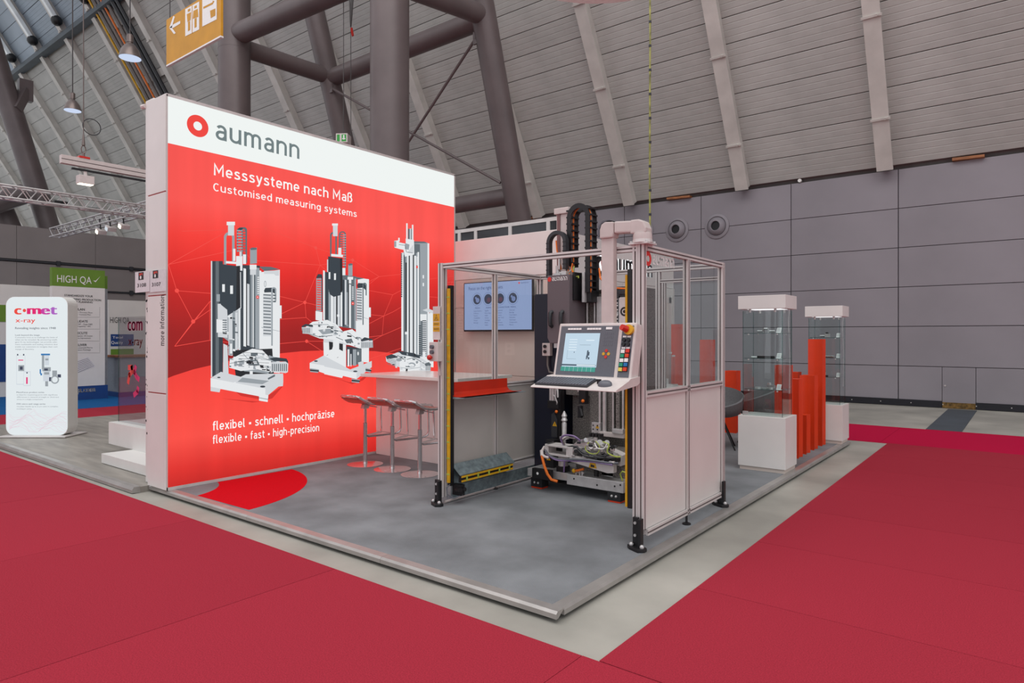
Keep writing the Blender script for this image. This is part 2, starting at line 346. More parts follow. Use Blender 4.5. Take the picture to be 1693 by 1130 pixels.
# monoline lettering for the stand's own typeface: centre lines per glyph (x-height .52, capitals .72)
def ar(cx, cy, rx, ry, a0, a1, n=10): return [(cx+rx*math.cos(math.radians(a0+(a1-a0)*i/n)), cy+ry*math.sin(math.radians(a0+(a1-a0)*i/n))) for i in range(n+1)]
EL = lambda cx: ar(cx, .26, .15, .215, 0, 360, 20)
GL = {
 'n': (.43, [[(.06, 0), (.06, .52)], [(.06, .30)] + ar(.21, .34, .15, .135, 180, 0) + [(.36, 0)]]),
 'm': (.63, [[(.06, 0), (.06, .52)], [(.06, .30)] + ar(.185, .35, .125, .125, 180, 0) + [(.31, 0)], [(.31, .30)] + ar(.435, .35, .125, .125, 180, 0) + [(.56, 0)]]),
 'u': (.43, [[(.06, .52)] + ar(.21, .18, .15, .135, 180, 360) + [(.36, .22)], [(.36, .52), (.36, 0)]]),
 'a': (.41, [[(.34, 0), (.34, .34)] + ar(.21, .34, .13, .135, 0, 150), [(.34, .28), (.19, .28)] + ar(.19, .1625, .115, .1175, 90, 270) + [(.26, .045), (.34, .13)]]),
 'e': (.43, [[(.07, .25), (.36, .25), (.36, .31)] + ar(.215, .31, .145, .165, 0, 180) + ar(.215, .2, .145, .155, 180, 318)]),
 's': (.39, [[(.33, .42), (.27, .46), (.20, .475), (.12, .455), (.085, .385), (.12, .31), (.21, .27), (.30, .225), (.335, .145), (.30, .07), (.20, .045), (.11, .06), (.05, .105)]]),
 'y': (.41, [[(.05, .52), (.205, .05)], [(.36, .52), (.19, -.06), (.15, -.13), (.06, -.155)]]),
 't': (.30, [[(.13, .66), (.13, .14), (.155, .075), (.21, .045), (.27, .045)], [(.03, .475), (.27, .475)]]),
 'h': (.43, [[(.06, 0), (.06, .74)], [(.06, .30)] + ar(.21, .34, .15, .135, 180, 0) + [(.36, 0)]]),
 'c': (.38, [ar(.215, .26, .15, .215, 48, 312, 16)]), 'o': (.43, [EL(.215)]),
 'b': (.44, [[(.06, 0), (.06, .74)], EL(.21)]), 'd': (.44, [[(.37, 0), (.37, .74)], EL(.22)]), 'p': (.44, [[(.06, -.2), (.06, .52)], EL(.21)]),
 'g': (.44, [[(.37, .52), (.37, -.03)] + ar(.225, -.03, .145, .125, 0, -140), EL(.22)]),
 'i': (.14, [[(.07, 0), (.07, .52)], [(.07, .62), (.07, .71)]]), 'l': (.20, [[(.06, .74), (.06, .13), (.085, .065), (.16, .045)]]),
 'f': (.27, [[(.11, 0), (.11, .6), (.14, .67), (.19, .695), (.26, .695)], [(.02, .475), (.25, .475)]]),
 'r': (.28, [[(.06, 0), (.06, .52)], [(.06, .33), (.10, .42), (.17, .475), (.25, .465)]]),
 'x': (.39, [[(.04, 0), (.34, .52)], [(.34, 0), (.04, .52)]]), 'z': (.38, [[(.04, .475), (.32, .475), (.05, .045), (.34, .045)]]),
 'M': (.62, [[(.07, 0), (.07, .70), (.30, .24), (.53, .70), (.53, 0)]]), 'C': (.48, [ar(.26, .36, .19, .315, 48, 312, 16)]),
 'ß': (.43, [[(.06, 0), (.06, .56)] + ar(.195, .56, .135, .135, 180, 0) + [(.315, .47), (.22, .405), (.31, .35), (.36, .22), (.335, .11), (.26, .05), (.17, .045)]]),
 '-': (.29, [[(.04, .26), (.25, .26)]]), '•': (.30, [[(.15, .18), (.15, .36)]]), ' ': (.19, []) }
GL['ä'] = (.41, GL['a'][1] + [[(.13, .61), (.13, .70)], [(.28, .61), (.28, .70)]])
def din_width(s, gap=.055): return sum(GL[c][0]+gap for c in s)-gap
def add_din(b, s, org, u, v, width, cap, m=0, wt=.085, gap=.055, thick=0):
    org, u, v = Vector(org), Vector(u), Vector(v); sx = width/din_width(s, gap); sy = cap/.72; x0 = 0; nrm = u.cross(v)
    for c in s:
        w, strokes = GL[c]
        for st in strokes:
            k = wt*2.1 if c == '•' else wt; P = [Vector(st[0])] + [Vector(p) for k_, p in enumerate(st[1:]) if (Vector(p)-Vector(st[k_])).length > 1e-4]; n = len(P); L = []; R = []
            for i in range(n):
                d0 = (P[i]-P[i-1]).normalized() if i else (P[1]-P[0]).normalized(); d1 = (P[i+1]-P[i]).normalized() if i < n-1 else d0
                t = (d0+d1); t = t.normalized() if t.length > 1e-6 else d0; q = Vector((-t.y, t.x)); f = 1/max(.45, abs(q.dot(Vector((-d1.y, d1.x)))))
                L.append(P[i]+q*(k/2*f)); R.append(P[i]-q*(k/2*f))
            vs = [org+u*((x0+p.x)*sx)+v*(p.y*sy) for p in L]+[org+u*((x0+p.x)*sx)+v*(p.y*sy) for p in R]
            b.add(vs, [(i, i+1, n+i+1, n+i) for i in range(n-1)], m)
            if thick: b.add([p-nrm*thick for p in vs]+vs, [(i, i+1, 2*n+i+1, 2*n+i) for i in range(n-1)]+[(n+i, n+i+1, 3*n+i+1, 3*n+i) for i in range(n-1)], m)
        x0 += w+gap

# ================================================================== the hall
YB = 17.75        # back wall plane
b = MB(); b.box(-70, 30, -14, YB+0.3, -0.2, -0.008); FLOOR = tag(b.build('floor', 'concrete'), kind='structure')
FLOOR['label'] = 'bare grey concrete hall floor between the carpets'
b = MB(); b.box(-1.42, -0.9, 13.45, 17.5, -0.02, 0.002)
tag(b.build('floor_duct_cover', 'purlin', FLOOR), 'dark steel duct cover let into the floor')

# carpets: loose-laid pieces with open butt joints
def carpet(name, label, x0, x1, y0, y1, dx, dy, m, limit=None):
    root = thing(name, label, 'carpet', ((x0+x1)/2, (y0+y1)/2, 0)); cache = {}
    nx = max(1, round((x1-x0)/dx)); ny = max(1, round((y1-y0)/dy)); wx, wy = (x1-x0)/nx, (y1-y0)/ny; g = 0.0022
    me = None
    for i in range(nx):
        for j in range(ny):
            cx, cy = x0+(i+.5)*wx, y0+(j+.5)*wy
            if me is None:
                q = MB(); q.box(-wx/2+g, wx/2-g, -wy/2+g, wy/2-g, -0.0075, 0.0); o = q.build('carpet_piece', m, local=True); me = o.data; o.parent = root
            else: o = inst('carpet_piece', me, root)
            o.location = (cx-root.location.x, cy-root.location.y, random.uniform(-0.0006, 0.0006))
    return root
carpet('aisle_carpet', 'brick red aisle carpet in front of the exhibition stand', -28, 8.3, -7.2, 2.85, 2.0, 5.0, 'carpet')
carpet('aisle_carpet', 'brick red aisle carpet to the right of the display cases', -1.69, 8.3, 2.854, 11.35, 2.0, 1.2, 'carpet')
carpet('aisle_carpet', 'red cross aisle carpet with painted crimson light in front of the grey hall wall', -24, 8.3, 11.354, 13.45, 2.0, 2.1, 'carpet_lit_crimson')
carpet('aisle_carpet', 'red carpet strip behind the rounded white advertising tower', -16.6, -14.35, 2.86, 8.5, 2.2, 2.8, 'carpet')
carpet('booth_carpet', 'blue booth carpet under the tall green topped tower', -27.5, -16.65, 2.86, 8.5, 2.0, 2.0, 'carpet_blue')

# back wall with its facing panels
b = MB(); b.box(-28.3, 14, YB+0.05, YB+0.3, 0, 5.53); WB = tag(b.build('wall_back', 'wall_joint'), kind='structure'); WB['label'] = 'grey panelled back wall of the hall'
RH = 0.9225; PW = 2.4
q = MB(); q.box(-PW/2+0.009, PW/2-0.009, YB-0.0, YB+0.06, 0.007, RH-0.007); pm = q.build('facing_panel', 'wall_panel', WB, bevel=0.004)
pme = pm.data; first = True
for r in range(6):
    for c in range(-9, 6):
        xc = -2.42 + PW/2 + c*PW
        if r == 0 and c == 0: continue            # the flush door sits in this panel
        o = pm if first else inst('facing_panel', pme, WB); first = False
        o.location = (xc, 0, r*RH)
for n, x0, x1 in (('facing_panel', -2.411, -1.56), ('facing_panel', -0.925, -0.029)):
    q = MB(); q.box(x0, x1, YB, YB+0.06, 0.007, RH-0.007); q.build(n, 'wall_panel', WB, bevel=0.004)
q = MB(); q.box(-1.552, -0.934, YB+0.004, YB+0.06, 0.12, RH-0.007); D1 = tag(q.build('door_1', 'wall_panel', bevel=0.004), kind='structure'); D1['label'] = 'flush grey service hatch low in the back wall'
q = MB(); q.cyl((-1.5, YB-0.012, 0.5), (-1.5, YB+0.01, 0.5), 0.02); q.build('lock', 'steel', D1, smooth=True)
q = MB(); q.box(-1.55, -0.935, YB-0.035, YB+0.004, 0.0, 0.125); q.build('brass_threshold', 'brass', D1)
for x0, x1, nm in ((-28, -1.56, 'baseboard_back'), (-0.93, 14, 'baseboard_back')):
    q = MB(); q.box(x0, x1, YB-0.03, YB-0.001, 0, 0.15); o = tag(q.build(nm, 'baseboard'), kind='structure')
q = MB()
for i in range(9): q.cyl((-3.4+i*0.62, YB-0.036, 0.075), (-3.4+i*0.62, YB-0.02, 0.075), 0.012, 8)
q.build('screw_heads', 'steel', o)

# air nozzles in the wall
RY = Matrix.Rotation(math.pi/2, 3, 'X')      # local z -> -y
def nozzle(x, z, label):
    t = thing('air_nozzle', label, 'air vent', (x, YB, z), group='round air nozzles in the hall wall')
    MB().lathe([(0.34, 0), (0.34, 0.03), (0.27, 0.055), (0.255, 0.03), (0.255, 0)], (x, YB, z), 32, RY).build('flange', 'wall_panel', t, True)
    MB().lathe([(0.25, 0.0), (0.25, 0.05), (0.19, 0.13), (0.135, 0.16), (0.125, 0.15), (0.125, 0.05)], (x, YB-0.002, z), 32, RY).build('nozzle', 'wall_panel', t, True)
    MB().lathe([(0.124, 0.06), (0.124, 0.10)], (x, YB, z), 24, RY).build('opening', 'black', t)
nozzle(-9.0, 4.72, 'round grey air nozzle half hidden behind the operator arm'); nozzle(-7.92, 4.66, 'round grey air nozzle, middle one of the three in the wall'); nozzle(-6.76, 4.64, 'round grey air nozzle, rightmost of the three in the wall')
for x0, x1, l in ((-1.36, -0.77, 'short brown wooden board on the wall top above the grey wall, farthest right'), (-8.2, -7.5, 'short brown wooden board on the wall top above the air nozzles'), (-13.7, -12.9, 'short brown wooden board on the wall top above the white booth wall')):
    q = MB(); q.obox(((x0+x1)/2, YB-0.02, 5.56), x1-x0, 0.2, 0.06, Matrix.Rotation(0.03, 3, 'Y')); tag(q.build('wooden_board', 'wood', bevel=0.004), l, 'board', 'boards on the wall top')
MB().cyl((-3.55-1.05, YB-0.05, 5.58), (-3.55-1.05, YB+0.03, 5.58), 0.045).build('sensor', 'white', WB, True)

# left partition wall
XL = -28.1
b = MB(); b.box(XL-0.3, XL-0.05, -10, 17.6, 0, 5.53); WL = tag(b.build('wall_left', 'wall_joint'), kind='structure'); WL['label'] = 'brown grey partition wall at the left end of the hall'
me = None
for z0, z1 in ((0, 1.1), (1.1, 2.2), (2.2, 3.3), (3.36, 4.24), (4.34, 5.53)):
    me = None
    for j in range(11):
        if me is None: q = MB(); q.box(XL-0.06, XL, 0.006, 2.494, z0+0.006, z1-0.006); o = q.build('facing_panel', 'wall_panel_left', WL); me = o.data
        else: o = inst('facing_panel', me, WL)
        o.location = (0, -10+2.5*j, 0)
q = MB(); q.box(XL-0.05, XL+0.05, -10, 17.6, 4.26, 4.32); q.box(XL-0.05, XL+0.05, -10, 17.6, 3.3, 3.35)
for j in range(10):
    for z in (4.2, 3.25): q.box(XL-0.02, XL+0.09, -8.8+2.5*j, -8.68+2.5*j, z, z+0.17)
q.build('rail', 'plastic_dark', WL)

# ------------------------------------------------------------------ roof: a vault rising from the back wall towards the viewer
PROF = [(17.95, 5.2), (17.7, 5.62), (16.6, 7.6), (15.5, 9.55), (14.4, 11.5), (13.2, 13.5), (12.0, 15.45), (10.9, 17.2), (9.7, 18.95), (8.4, 20.6), (7.0, 22.1), (5.4, 23.4)]
def prof_at(s):
    for i in range(1, len(PROF)-1):
        a, c = Vector(PROF[i]), Vector(PROF[i+1]); L = (c-a).length
        if s <= L or i == len(PROF)-2: return a+(c-a)*(s/L), (c-a).normalized()
        s -= L
LEN = sum((Vector(PROF[i+1])-Vector(PROF[i])).length for i in range(1, len(PROF)-1))
RIBX = [-2.65+3.33*k for k in range(3, -18, -1)]
b = MB(); pts = []
for s in [LEN*i/40 for i in range(41)]:
    p, d = prof_at(s); n = Vector((d.y, -d.x)); n = -n if n.x < 0 else n     # outward (away from hall)
    pts.append(p+n*0.12)
pts[0] = pts[0]-(pts[1]-pts[0])*1.6
vs = []
for X in (-62, 12): vs += [(X, p.x, p.y) for p in pts]
b.add(vs, [(i, i+1, 41+i+1, 41+i) for i in range(40)]); CE = tag(b.build('ceiling', 'roof_back'), kind='structure'); CE['label'] = 'pale ribbed hall roof rising from the back wall'
# deck panels: one shared mesh, laid row by row between the ribs
PH = 0.6
def panel_mesh(w, name, m):
    q = MB(); sec = []; k = 4; h = PH-0.014
    for i in range(k):
        y0 = h*i/k; y1 = h*(i+1)/k; e = 0.012
        sec += [(y0, 0.0), (y0+e, 0.006), (y1-e, 0.006), (y1, 0.0)]
    vs = [(-w/2, y, z) for y, z in sec] + [(w/2, y, z) for y, z in sec]; n = len(sec)
    q.add(vs, [(i, i+1, n+i+1, n+i) for i in range(n-1)])
    o = q.build(name, m, CE, norm=False); return o
pmesh = None; pblue = None; rest = MB(); count = 0
rows = int(LEN/PH)
SPLIT = 20                       # above this row the deck is smooth blue-grey
for k in range(len(RIBX)-1):
    xa, xc = RIBX[k+1], RIBX[k]; xm = (xa+xc)/2; w = xc-xa-0.03
    for r in range(rows):
        if r > 27 or (k < 8 and r > 14 + k) or (k >= 17 and r > 24): 
            asobj = False
        else: asobj = count < 300 and not (k == 0)
        if r > 30: continue
        p, d = prof_at(r*PH+0.01); ang = math.atan2(d.y, d.x)
        blue = r >= SPLIT
        if asobj:
            if blue and pblue is None: o = pblue = panel_mesh(w, 'roof_panel', 'roof_panel_blue')
            elif not blue and pmesh is None: o = pmesh = panel_mesh(w, 'roof_panel', 'roof_panel')
            else: o = inst('roof_panel', (pblue if blue else pmesh).data, CE)
            o.location = (xm, p.x, p.y); o.rotation_euler = (ang, 0, 0); count += 1
        else:
            R = Matrix.Rotation(ang, 3, 'X'); k0 = len(rest.v); me = pmesh.data if pmesh else None
            sec = [(-w/2, 0, 0.014), (w/2, 0, 0.014), (w/2, PH-0.014, 0.014), (-w/2, PH-0.014, 0.014)]
            rest.add([R @ Vector(v) + Vector((xm, p.x, p.y)) for v in sec], [(0, 1, 2, 3)], 1 if blue else 0)
tag(rest.build('roof_panels_beyond', ['roof_panel', 'roof_panel_blue'], CE, norm=False), kind='stuff')
# ribs
NS = 44
for i, X in enumerate(RIBX):
    q = MB(); L = []
    for s in [LEN*j/NS for j in range(NS+1)]:
        p, d = prof_at(s); n = Vector((d.y, -d.x)); n = -n if n.x > 0 else n
        L.append((p, n))
    sec = [(-0.13, -0.02), (-0.13, 0.26), (-0.17, 0.26), (-0.17, 0.30), (0.17, 0.30), (0.17, 0.26), (0.13, 0.26), (0.13, -0.02)]; N = len(sec); vs = []
    for p, n in L: vs += [(X+u, p.x+n.x*v, p.y+n.y*v) for u, v in sec]
    fs = [(a*N+k, a*N+(k+1) % N, (a+1)*N+(k+1) % N, (a+1)*N+k) for a in range(NS) for k in range(N)]
    q.add(vs, fs)
    rib = q.build('roof_rib', 'rib', CE)
    q = MB()
    for s in (1.2, 3.4, 5.6, 7.8, 10, 12.2):
        p, d = prof_at(s); n = Vector((d.y, -d.x)); n = -n if n.x > 0 else n; c = Vector((X, p.x+n.x*0.31, p.y+n.y*0.31))
        q.obox(c, 0.40, 0.05, 0.05, Matrix.Rotation(math.atan2(d.y, d.x), 3, 'X')); q.cyl(c+Vector((0.1, -.02, 0)), c+Vector((0.1, -.06, -0.03)), 0.03, 8)
    q.build('rib_clamp', 'rib', rib)
    if X < -24:
        q = MB(); pp = []
        for s in [12.6+0.5*j for j in range(12)]:
            p, d = prof_at(min(s, LEN)); n = Vector((d.y, -d.x)); n = -n if n.x > 0 else n; pp.append((X+0.32, p.x+n.x*0.34, p.y+n.y*0.34))
        q.strip(pp, 0.22, 0.16, (1, 0, 0)); q.build('glass_strip', 'sky_reflection_white', rib)  # bright diffuse white paints the sky reflected in glass strips
        q = MB(); q.sphere(pp[0], 0.24, 10, 7); q.build('channel_end', 'black', rib, True)
p, d = prof_at(11.9)
q = MB(); q.box(-62, 12, p.x-0.4, p.x-0.05, p.y-0.2, p.y+0.05); q.build('purlin', 'purlin', CE)
# conduits along the roof
for i, (dx, r, m) in enumerate(((0.4, 0.05, 'yellow'), (0.72, 0.09, 'brown_grey'), (1.05, 0.06, 'brown_grey'), (1.3, 0.045, 'orange_cable'), (1.65, 0.08, 'brown_grey'), (2.1, 0.10, 'plastic_dark'), (2.45, 0.08, 'plastic_dark'))):
    q = MB(); pp = []
    for s in [0.3+0.6*j for j in range(27)]:
        p, d = prof_at(s); n = Vector((d.y, -d.x)); n = -n if n.x > 0 else n; pp.append((-32.5+dx, p.x+n.x*0.3, p.y+n.y*0.3))
    q.tube(pp, r, 6); q.build('conduit', m, CE, True)
q = MB()
for s in (4, 6.4, 8.8, 11.2, 13.6):
    p, d = prof_at(s); q.obox((-31.0, p.x-0.12, p.y-0.07), 3.1, 0.3, 0.06, Matrix.Rotation(math.atan2(d.y, d.x), 3, 'X'))
q.build('conduit_bracket', 'rib', CE)

# ------------------------------------------------------------------ steel support towers (tubes)
def tower(X0, X1, label):
    t = thing('steel_support', label, 'steel support', ((X0+X1)/2, 9.05, 0))
    I = lambda z, top=False: (12.0 + (9.3-z)*0.30)        # inclined leg: Y at height z
    for X, nm in ((X0, 0), (X1, 1)):
        MB().cyl((X, 9.05, 0), (X, 9.05, 16.5), 0.395, 32).build('column', 'steelwork', t, True)
        MB().cyl((X, I(0.0), 0.0), (X, I(15), 15), 0.30, 24).build('inclined_leg', 'steelwork', t, True)
        MB().cyl((X, 9.05, (9.2, 8.9)[nm]), (X, I(9.3), 9.3), 0.23, 20).build('cross_tube', 'steelwork', t, True)
        MB().lathe([(0.398, 0), (0.398, 0.02)], (X, 9.05, 9.05), 32).build('collar', 'steelwork', t, True)
        MB().box(X-0.5, X+0.5, 8.55, 9.55, -0.005, 0.04).build('base_plate', 'steelwork', t)
    MB().cyl((X0, 9.05, 9.45), (X1, 9.05, 9.15), 0.26, 20).build('cross_tube', 'steelwork', t, True)
    MB().cyl((X0, I(9.2), 9.25), (X1, I(9.2), 9.25), 0.25, 20).build('cross_tube', 'steelwork', t, True)
    MB().cyl((X0, I(5.2), 5.2), (X1, I(5.2), 5.2), 0.22, 20).build('cross_tube', 'steelwork', t, True)
    for a, c in (((X0+.2, I(8.9)-.2, 8.9), (X1-.25, I(5.5)-.2, 5.5)), ((X1-.2, I(8.8)-.2, 8.8), (X0+.2, I(5.3)-.2, 5.3))):
        MB().cyl(a, c, 0.035, 8).build('tension_rod', 'steelwork', t, True)
        MB().obox(a, 0.16, 0.05, 0.3).build('rod_anchor', 'steelwork', t)
    return t
tower(-16.3, -10.28, 'dark grey tubular steel roof support standing behind the red illuminated wall')
t = thing('steel_support', 'dark slanting steel tube column behind the partition wall at far left', 'steel support', (-34, 12, 0))
a, c = onX(2, 130, -34), onX(86, 392, -34); a = a+(a-c)*0.6; c = c+(c-a)*0.62
c = a+(c-a)*((a.z)/(a.z-c.z)); MB().cyl(a, c, 0.42, 24).build('inclined_leg', 'steelwork', t, True)
p = onX(22, 172, -34); e = onX(42, 150, -34); MB().bar(p+Vector((0.3, 0, -.3)), e, 0.35, 0.35).build('bracket_arm', 'steelwork', t)
MB().obox(e, 0.3, 0.5, 0.9).build('end_plate', 'steelwork', t)
a, c = onX(-4, 330, -34), onX(14, 372, -34); c = a+(c-a)*((a.z)/(a.z-c.z)); MB().cyl(a, c, 0.42, 16).build('inclined_leg', 'steelwork', t, True)
a, c = onX(-30, 345, -33), onX(42, 320, -33); MB().cyl(a, c, 0.40, 16).build('cross_tube', 'steelwork', t, True)

# ================================================================== the stand: platform
PX0, PX1, PY0, PY1 = -7.25, -2.10, 3.08, 10.85
T = thing('stand_platform', 'low raised platform with grey carpet and aluminium edge carrying the stand', 'platform', (-4.7, 6.9, 0))
MB().box(PX0, PX1-0.08, PY0+0.08, PY1, 0.02, PT-0.0005).build('carpet_floor', 'carpet_grey', T)
MB().box(PX0+0.02, PX1-0.05, PY0+0.05, PY1-0.02, -0.008, 0.02).build('shadow_gap_base', 'black', T)  # recessed base, coloured black to paint in the shadow gap below the trim
def trim_seg(a, c, axis):
    q = MB()
    if axis == 'x': q.prism([(PY0, 0.018), (PY0, 0.046), (PY0+0.015, PT), (PY0+0.082, PT), (PY0+0.082, PT), (PY0+0.02, 0.018)], 'x', a, c)
    else: q.prism([(PX1, 0.018), (PX1, 0.046), (PX1-0.015, PT), (PX1-0.082, PT), (PX1-0.082, PT), (PX1-0.02, 0.018)], 'y', a, c)
    q.build('edge_trim', 'alu_edge', T)
for a, c in ((PX0, -5.35), (-5.348, -3.6), (-3.598, PX1)): trim_seg(a, c, 'x')
for a, c in ((PY0+0.082, 5.4), (5.402, 7.4), (7.402, 9.4), (9.402, PY1)): trim_seg(a, c, 'y')
# floor ring inlay, cut by the wall and the platform edge
q = MB(); cx, cy, r1, r0 = -6.96, 3.03, 1.46, 0.58; pts = []
def arc(r):
    out = []
    for i in range(0, 61):
        t = math.radians(-10 + 110*i/60); x, y = cx+r*math.cos(t), cy+r*math.sin(t)
        if x >= -6.825 and y >= PY0+0.084: out.append((x, y))
    return out
o_, i_ = arc(r1), arc(r0)
q.prism(o_ + list(reversed(i_)), 'z', PT-0.002, PT+0.0008); q.build('floor_ring_inlay', 'carpet_logo_red', T)['label'] = 'red quarter ring inlay in the grey carpet'

# ================================================================== red illuminated wall
WX = -6.84; WY0, WY1, WZ1 = 3.075, 7.314, 4.06
T = thing('illuminated_wall', 'tall backlit red and white printed wall with pictures of three machines', 'light box', (-7.04, 5.2, PT))
LB = T
MB().box(-7.24, WX-0.012, WY0+0.02, WY1, PT, WZ1).build('body', 'white', T)
q = MB(); q.box(WX-0.012, WX+0.004, WY0, WY1, WZ1-0.018, WZ1+0.01); q.box(WX-0.012, WX+0.004, WY0, WY1, PT, PT+0.03); q.box(WX-0.012, WX+0.004, WY1-0.018, WY1+0.004, PT, WZ1); q.box(WX-0.012, WX+0.004, WY0-0.002, WY0+0.012, PT, WZ1)
q.build('frame', 'alu', T)
zs = [PT] + [onY(260, y, WY0).z for y in (650, 489, 321)] + [WZ1+0.01]
for a, c in zip(zs[:-1], zs[1:]): MB().box(-7.24, WX-0.002, WY0-0.012, WY0+0.02, a+0.006, c-0.006).build('end_panel', 'white', T, bevel=0.003)
for z in zs[1:-1]: MB().box(-7.235, WX-0.006, WY0-0.006, WY0+0.019, z-0.006, z+0.006).build('red_joint', 'pinstripe_red', T)
q = MB(); q.poly([(WX, WY0+0.012, 3.57), (WX, WY1-0.018, 3.57), (WX, WY1-0.018, WZ1-0.018), (WX, WY0+0.012, WZ1-0.018)]); q.build('white_header', 'light_white', T, norm=False)
q = MB(); q.poly([(WX, WY0+0.012, PT+0.03), (WX, WY1-0.018, PT+0.03), (WX, WY1-0.018, 3.57), (WX, WY0+0.012, 3.57)]); RP = q.build('red_print', 'red_print', T, norm=False)
# printed ground: a lighter red disc rising in a flat curve
fl = [onX(x, y, WX+0.0008) for x, y in ((286, 622), (320, 611), (380, 597), (440, 587), (500, 581), (560, 579), (620, 581), (680, 588), (735, 598), (744, 600))]
fl = [Vector((WX+0.0008, WY0+0.012, fl[0].z-0.02))]+fl
q = MB(); q.poly([(WX+0.0008, WY0+0.012, PT+0.03), (WX+0.0008, WY1-0.018, PT+0.03), (WX+0.0008, WY1-0.018, fl[-1].z)] + list(reversed(fl))); q.build('printed_ground', 'red_print_floor', T, norm=False)
# printed network of fine lines and nodes
q = MB(); random.seed(11); nodes = []
for i in range(9):
    for j in range(5):
        nodes.append((WY0+0.1+i*0.51+random.uniform(-.2, .2), 1.5+j*0.28+random.uniform(-.13, .13)+0.15*math.sin(i)))
def seg2(q, a, c, w, X):
    d = Vector((c[0]-a[0], c[1]-a[1])); L = d.length
    if L < 1e-6: return
    d /= L; n = Vector((-d.y, d.x))*w/2
    q.poly([(X, a[0]+n.x, a[1]+n.y), (X, c[0]+n.x, c[1]+n.y), (X, c[0]-n.x, c[1]-n.y), (X, a[0]-n.x, a[1]-n.y)])
cl = lambda p: (min(max(p[0], WY0+0.02), WY1-0.03), max(p[1], 1.25))
for i in range(9):
    for j in range(5):
        a = nodes[i*5+j]
        for k in ([(i+1)*5+j] if i < 8 else []) + ([i*5+j+1] if j < 4 and random.random() < .6 else []) + ([(i+1)*5+j+1] if i < 8 and j < 4 and random.random() < .5 else []):
            seg2(q, cl(a), cl(nodes[k]), 0.006, WX+0.001)
        if random.random() < .4: disc(q, (WX+0.0012, *cl(a)), UY, UZ, 0.022, 0, 10)
q.build('printed_network', 'net_line', T, norm=False)
# lettering
def tpx(q, s, pl, pr_, ytop, X, m=0, bold=0.0, xh=False):
    A, B = onX(*pl, X), onX(*pr_, X); z = (A.z+B.z)/2; cap = onX(pl[0], ytop, X).z-A.z
    if xh: cap *= 0.72/0.52
    u = (B-A).normalized(); add_din(q, s, A, u, UZ, (B-A).length, cap, m, bold)
q = MB(); tpx(q, 'aumann', (355, 229.5), (496, 263.5), 204.5, WX+0.002, 0, 0.092, True); q.build('lettering', 'text_grey', T, norm=False)
c = onX(327, 208.5, WX+0.002); ro = (onX(327, 190.5, WX).z-onX(327, 226.5, WX).z)/2; q = MB(); ring(q, c, UY, UZ, ro*0.40, ro); q.build('ring_logo', 'logo_em', T, norm=False)
q = MB(); X = WX+0.002
tpx(q, 'Messsysteme nach Maß', (353, 289.5), (583, 335.5), 270.5, X, 0, 0.095); tpx(q, 'Customised measuring systems', (352, 315.5), (590, 359.5), 302, X, 0, 0.088)
tpx(q, 'flexibel • schnell • hochpräzise', (351.5, 712.4), (553, 690), 697.5, X, 0, 0.095); tpx(q, 'flexible • fast • high-precision', (351.5, 734.5), (528, 713), 720.5, X, 0, 0.09)
q.build('lettering', 'text_white', T, norm=False)
